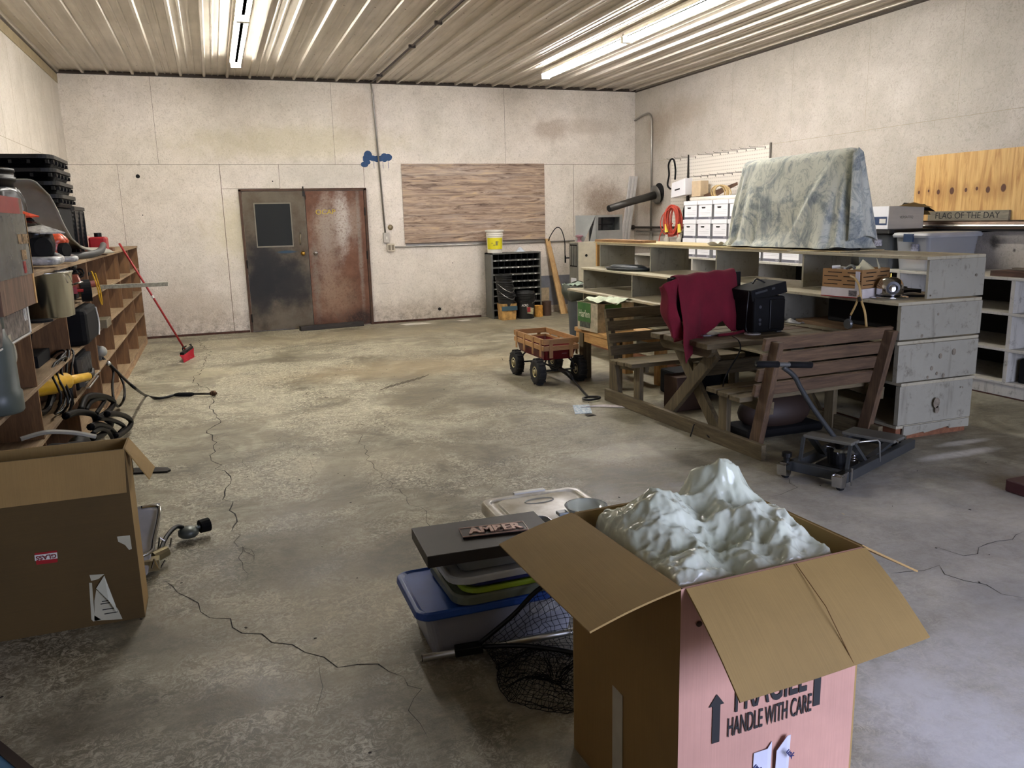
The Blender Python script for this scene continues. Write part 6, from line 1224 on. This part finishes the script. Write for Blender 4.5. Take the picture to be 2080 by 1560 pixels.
build('rim', MB().tube([(-.03, -.032, .008), (.22, -.032, .008), (.22, .052, .008), (-.03, .052, .008)], .003, 6, True), pk, t)
text('lettering', 'AMBER', .075, pk, (.10, .009, .010), Matrix.Identity(3), t, .86, .003, .003, world_parent=False)
# clear tub with lid
t = thing('clear_tub', 'frosted clear tub with latching lid behind the flat black box', 'tub', (1.25, 3.06, 0))
k = NT('frosted_tub'); co = k.coord(); mtb = k.out(k.ramp(k.noise(co, 6, 5, .7), [(.35, lin((176, 166, 140))), (.6, lin((222, 218, 204)))]), .28, 0, k.noise(co, 12, 3), .1)
build('body', tub(MB(), .215, .20, .31, .04, .86, .005), mtb, t); build('lid', loft(MB(), [[(x*a, y*a, z) for x, y in rr(.24, .225, .05)] for a, z in ((.98, .29), (1.0, .30), (1.0, .335), (.97, .345), (.86, .345), (.84, .335), (.74, .335), (.73, .348), (.3, .349))]), mtb, t, bevel=.003, smooth=True)
build('latch', MB().box(-.07, .08, .215, .24, .30, .352), plain('latch_clear', (205, 204, 196), .3), t); build('emblem', MB().tube([(.045*math.cos(a*PI/8)*1.5, .09+.03*math.sin(a*PI/8), .35) for a in range(16)], .003, 4, True), plain('emblem_grey', (160, 160, 150), .4), t)
t = thing('glass_plate', 'clear glass bowl standing on the frosted tub lid', 'bowl', (1.36, 2.90, .351))
k = NT('bowl_glass'); mgl = k.out(lin((190, 200, 200)), .08, 0, Transmission_Weight=.7)
build('bowl', MB().lathe([(.05, 0), (.07, .01), (.085, .04), (.09, .045), (.083, .045), (.065, .014), (.01, .008)], n=28), mgl, t, smooth=True); build('handle_tab', MB().box(-.13, -.085, -.02, .02, .02, .034), plain('tab_grey', (110, 116, 116), .3), t, bevel=.004)
# landing net
t = thing('landing_net', 'fishing net with aluminium handle and black mesh beside the carton', 'net', (.95, 2.45, 0), world=True)
build('handle', MB().tube([(.575, 2.62, .022), (.86, 2.555, .05), (1.25, 2.47, .09)], .0135, 14), alu, t, smooth=True); build('end_plug', MB().cyl((.572, 2.6207, .022), (.578, 2.6193, .0223), .0125, .0125, 12), blk, t)
build('yoke', MB().bar((.69, 2.60, .036), (.79, 2.575, .046), .045, .032), blk, t, bevel=.005)
HP = smooth_path([(.78, 2.585, .055), (.90, 2.56, .15), (1.02, 2.55, .25), (1.15, 2.5, .29), (1.27, 2.38, .25), (1.27, 2.25, .14), (1.17, 2.22, .10), (1.0, 2.36, .10), (.90, 2.48, .075), (.79, 2.565, .05)], 5)
build('hoop', MB().tube(HP, .009, 8), blk, t, smooth=True)
def netf(u, v):
    i = u*(len(HP)-1); j = min(int(i), len(HP)-2); p = HP[j].lerp(HP[j+1], i-j)
    c = Vector((.97, 2.33, .0)); ang = 2*PI*u
    q = Vector((c.x+.20*math.cos(2.3-ang), c.y+.19*math.sin(2.3-ang)*1.0, .012))
    if v < .55: f_ = v/.55; r_ = p.lerp(q, f_); r_.z = max(.012, p.z*(1-f_)**1.4+.03*f_*(1-f_))
    else: f_ = (v-.55)/.45; r_ = q.lerp(c, f_*.9); r_.z = .012+.07*math.sin(PI*f_)*(.6+.4*math.sin(3*ang))
    h_ = noise.noise_vector(Vector((u*31, v*17, 2)))*.014
    return (r_.x+h_.x, r_.y+h_.y, max(.006, r_.z+h_.z))
o_ = build('mesh_bag', MB().grid(netf, 60, 26), blkm, t, wire=.0028)
# ---------------------------------------------------------------- left carton and grill
t = thing('flat_carton', 'large brown television carton standing at the left edge', 'carton', (-.9, 3.51, 0), world=True)
bx0, bx1, by0, by1, bh = -1.50, -.405, 3.41, 3.60, .72
brn = cardboard('cardboard_dark', (86, 66, 28), 'Z')
build('front_panel', MB().box(bx0, bx1, by0, by0+.006, 0, bh), brn, t); build('side_panel', MB().box(bx0, bx1, by1-.006, by1, 0, bh), cbin, t); build('side_panel', MB().box(bx1-.006, bx1, by0+.006, by1-.006, 0, bh), cbx, t)
build('side_panel', MB().box(bx0, bx0+.006, by0+.006, by1-.006, 0, bh), brn, t); build('bottom_panel', MB().box(bx0, bx1, by0+.006, by1-.006, 0, .006), brn, t)
def flap2(pts, mt, s_=.004): return build('flap', MB().add(pts, [(0, 1, 2, 3)]), mt, t, solid=s_)
fdn = (.57, .72)
flap2([(bx0, by0-.002, bh), (bx1, by0-.002, bh), (bx1-.005, by0-.045, bh-.165), (bx0, by0-.05, bh-.165)], cbx)
flap2([(bx1, by0+.01, bh), (bx1, by1-.01, bh), (bx1+.085, by1+.0, bh-.14), (bx1+.075, by0+.03, bh-.145)], cbx)
flap2([(bx0, by1, bh), (bx1, by1, bh), (bx1, by1+.035, bh-.16), (bx0, by1+.035, bh-.16)], brn)
wl_ = plain('label_pale', (188, 184, 160), .6, 0, .08)
def stk(nm, pts, mt, off=.0012, sol=0): 
    m = MB(); n = len(pts); m.add([(x, by0-off-(d if True else 0), z) for x, z, d in [(p+(0,) if len(p) == 2 else p) for p in pts]], [tuple(range(n))]); return build(nm, m, mt, t)
stk('torn_label', [(-0.586, 0.220), (-0.583, 0.194), (-0.556, 0.197), (-0.533, 0.214)], wl_); stk('torn_label', [(-0.591, 0.187), (-0.581, 0.185), (-0.588, 0.045), (-0.567, 0.023), (-0.595, 0.020), (-0.601, 0.030)], wl_)
stk('torn_label', [(-0.569, 0.153), (-0.533, 0.120), (-0.500, 0.053), (-0.489, 0.009), (-0.591, 0.022), (-0.581, 0.108)], wl_)
m = MB(); q_ = [(-0.568, 0.161), (-0.533, 0.210), (-0.504, 0.082), (-0.501, 0.049), (-0.527, 0.108)]
m.add([(x, by0-.003-(.02 if i in (2, 3, 4) else .004), z) for i, (x, z) in enumerate(q_)], [(0, 1, 2, 3, 4)]); build('peeled_corner', m, plain('label_back', (206, 206, 184), .5), t)
m = MB()
for (u0, z0_), w_ in (((-0.555, 0.101), .03), ((-0.561, 0.091), .04), ((-0.557, 0.065), .045), ((-0.552, 0.046), .05)): m.box(u0, u0+w_, by0-.0016, by0-.0012, z0_-.004, z0_)
build('label_print', m, ink, t); stk('torn_label', [(-0.470, 0.364), (-0.423, 0.362), (-0.422, 0.303), (-0.433, 0.301), (-0.445, 0.324), (-0.468, 0.342)], wl_)
stk('red_sticker', [(-0.764, 0.343), (-0.686, 0.342), (-0.690, 0.293), (-0.763, 0.295)], plain('sticker_red', (160, 28, 34), .5)); stk('white_band', [(-0.765, 0.335), (-0.687, 0.334), (-0.688, 0.309), (-0.766, 0.312)], wht, .0018)
text('lettering', 'GLASS', .024, plain('sticker_red_ink', (110, 20, 26), .5), (-0.726, by0-.0022, 0.322), basis((-1, 0, 0), (0, 0, -1)), t, 1.05, .0003, .0008)
for xx, zz in ((-0.584, .555), (-0.829, .55)): build('torn_fleck', MB().box(xx-.02, xx+.02, by0-.004, by0-.001, zz, zz+.006), wl_, t)
t = thing('camp_grill', 'folded steel camp grill lying behind the left carton', 'grill', (-.42, 3.9, 0), world=True)
build('lid_tray', MB().hexa([(-.75, 3.75, .02), (-.42, 3.80, .02), (-.42, 3.84, .02), (-.75, 3.79, .02)], [(-.75, 4.05, .26), (-.36, 4.10, .26), (-.36, 4.13, .25), (-.75, 4.09, .25)]), plain('grill_white', (196, 196, 200), .25, .5), t, bevel=.006)
build('burner_base', MB().box(-.75, -.43, 3.72, 4.0, .0, .05), mdk, t, bevel=.004)
build('handle_bar', MB().tube(smooth_path([(-.46, 3.83, .10), (-.40, 3.86, .11), (-.385, 3.90, .15), (-.36, 4.03, .24), (-.38, 4.06, .26), (-.44, 4.06, .26)]), .009, 8), chrome, t, smooth=True)
build('valve', MB().cyl((-.40, 3.93, .05), (-.34, 3.97, .06), .03, .025, 12).box(-.45, -.37, 3.84, 3.90, .02, .07), plain('valve_brassy', (150, 138, 104), .3, .6), t)
m = MB()
for p, q in (((-.40, 3.80, .05), (-.385, 3.81, .09)), ((-.385, 3.81, .09), (-.37, 3.79, .05)), ((-.36, 3.79, .05), (-.34, 3.80, .08)), ((-.38, 3.98, .07), (-.37, 4.0, .12)), ((-.37, 4.0, .12), (-.35, 4.0, .10)), ((-.33, 4.01, .06), (-.32, 4.02, .1))): m.tube([p, q], .004, 5)
build('wire_clip', m, chrome, t)
t = thing('gas_regulator', 'gas regulator with black hose and round knob on the floor', 'regulator', (-.25, 4.2, 0), world=True)
build('hose', MB().tube(smooth_path([(-.41, 3.92, .05), (-.38, 3.98, .05), (-.35, 4.1, .08), (-.31, 4.2, .09), (-.28, 4.24, .07)]), .011, 8), blk, t, smooth=True)
build('diaphragm', MB().lathe([(.04, 0), (.05, .01), (.05, .03), (.035, .045), (.01, .05)], (-.255, 4.23, .022), 20), plain('regulator_grey', (98, 104, 98), .4, .4), t, smooth=True)
build('stem', MB().tube([(-.30, 4.22, .05), (-.19, 4.26, .055)], .012, 8), plain('regulator_grey', (98, 104, 98), .4, .4), t)
build('knob', MB().cyl((-.20, 4.255, .055), (-.155, 4.275, .055), .034, .036, 14), blkm, t)
t = thing('blue_crate', 'blue panel with dark brown edge at the bottom left corner', 'panel', (-.95, 2.5, 0), world=True)
bq = [Vector((-0.749, 2.583, 0.020)), Vector((-0.678, 2.473, 0.020)), Vector((-0.771, 2.349, 0.020)), Vector((-0.928, 2.587, 0.020))]; bd_ = Vector((0, 0, -.018))
build('blue_face', MB().hexa([p+bd_ for p in bq], bq), plain('panel_blue', (70, 110, 140), .6, 0, .3, 15), t)
build('edge_strip', MB().bar((-0.796, 2.675, 0.012), (-0.645, 2.450, 0.012), .03, .024), plain('edge_brown', (52, 40, 32), .7), t)
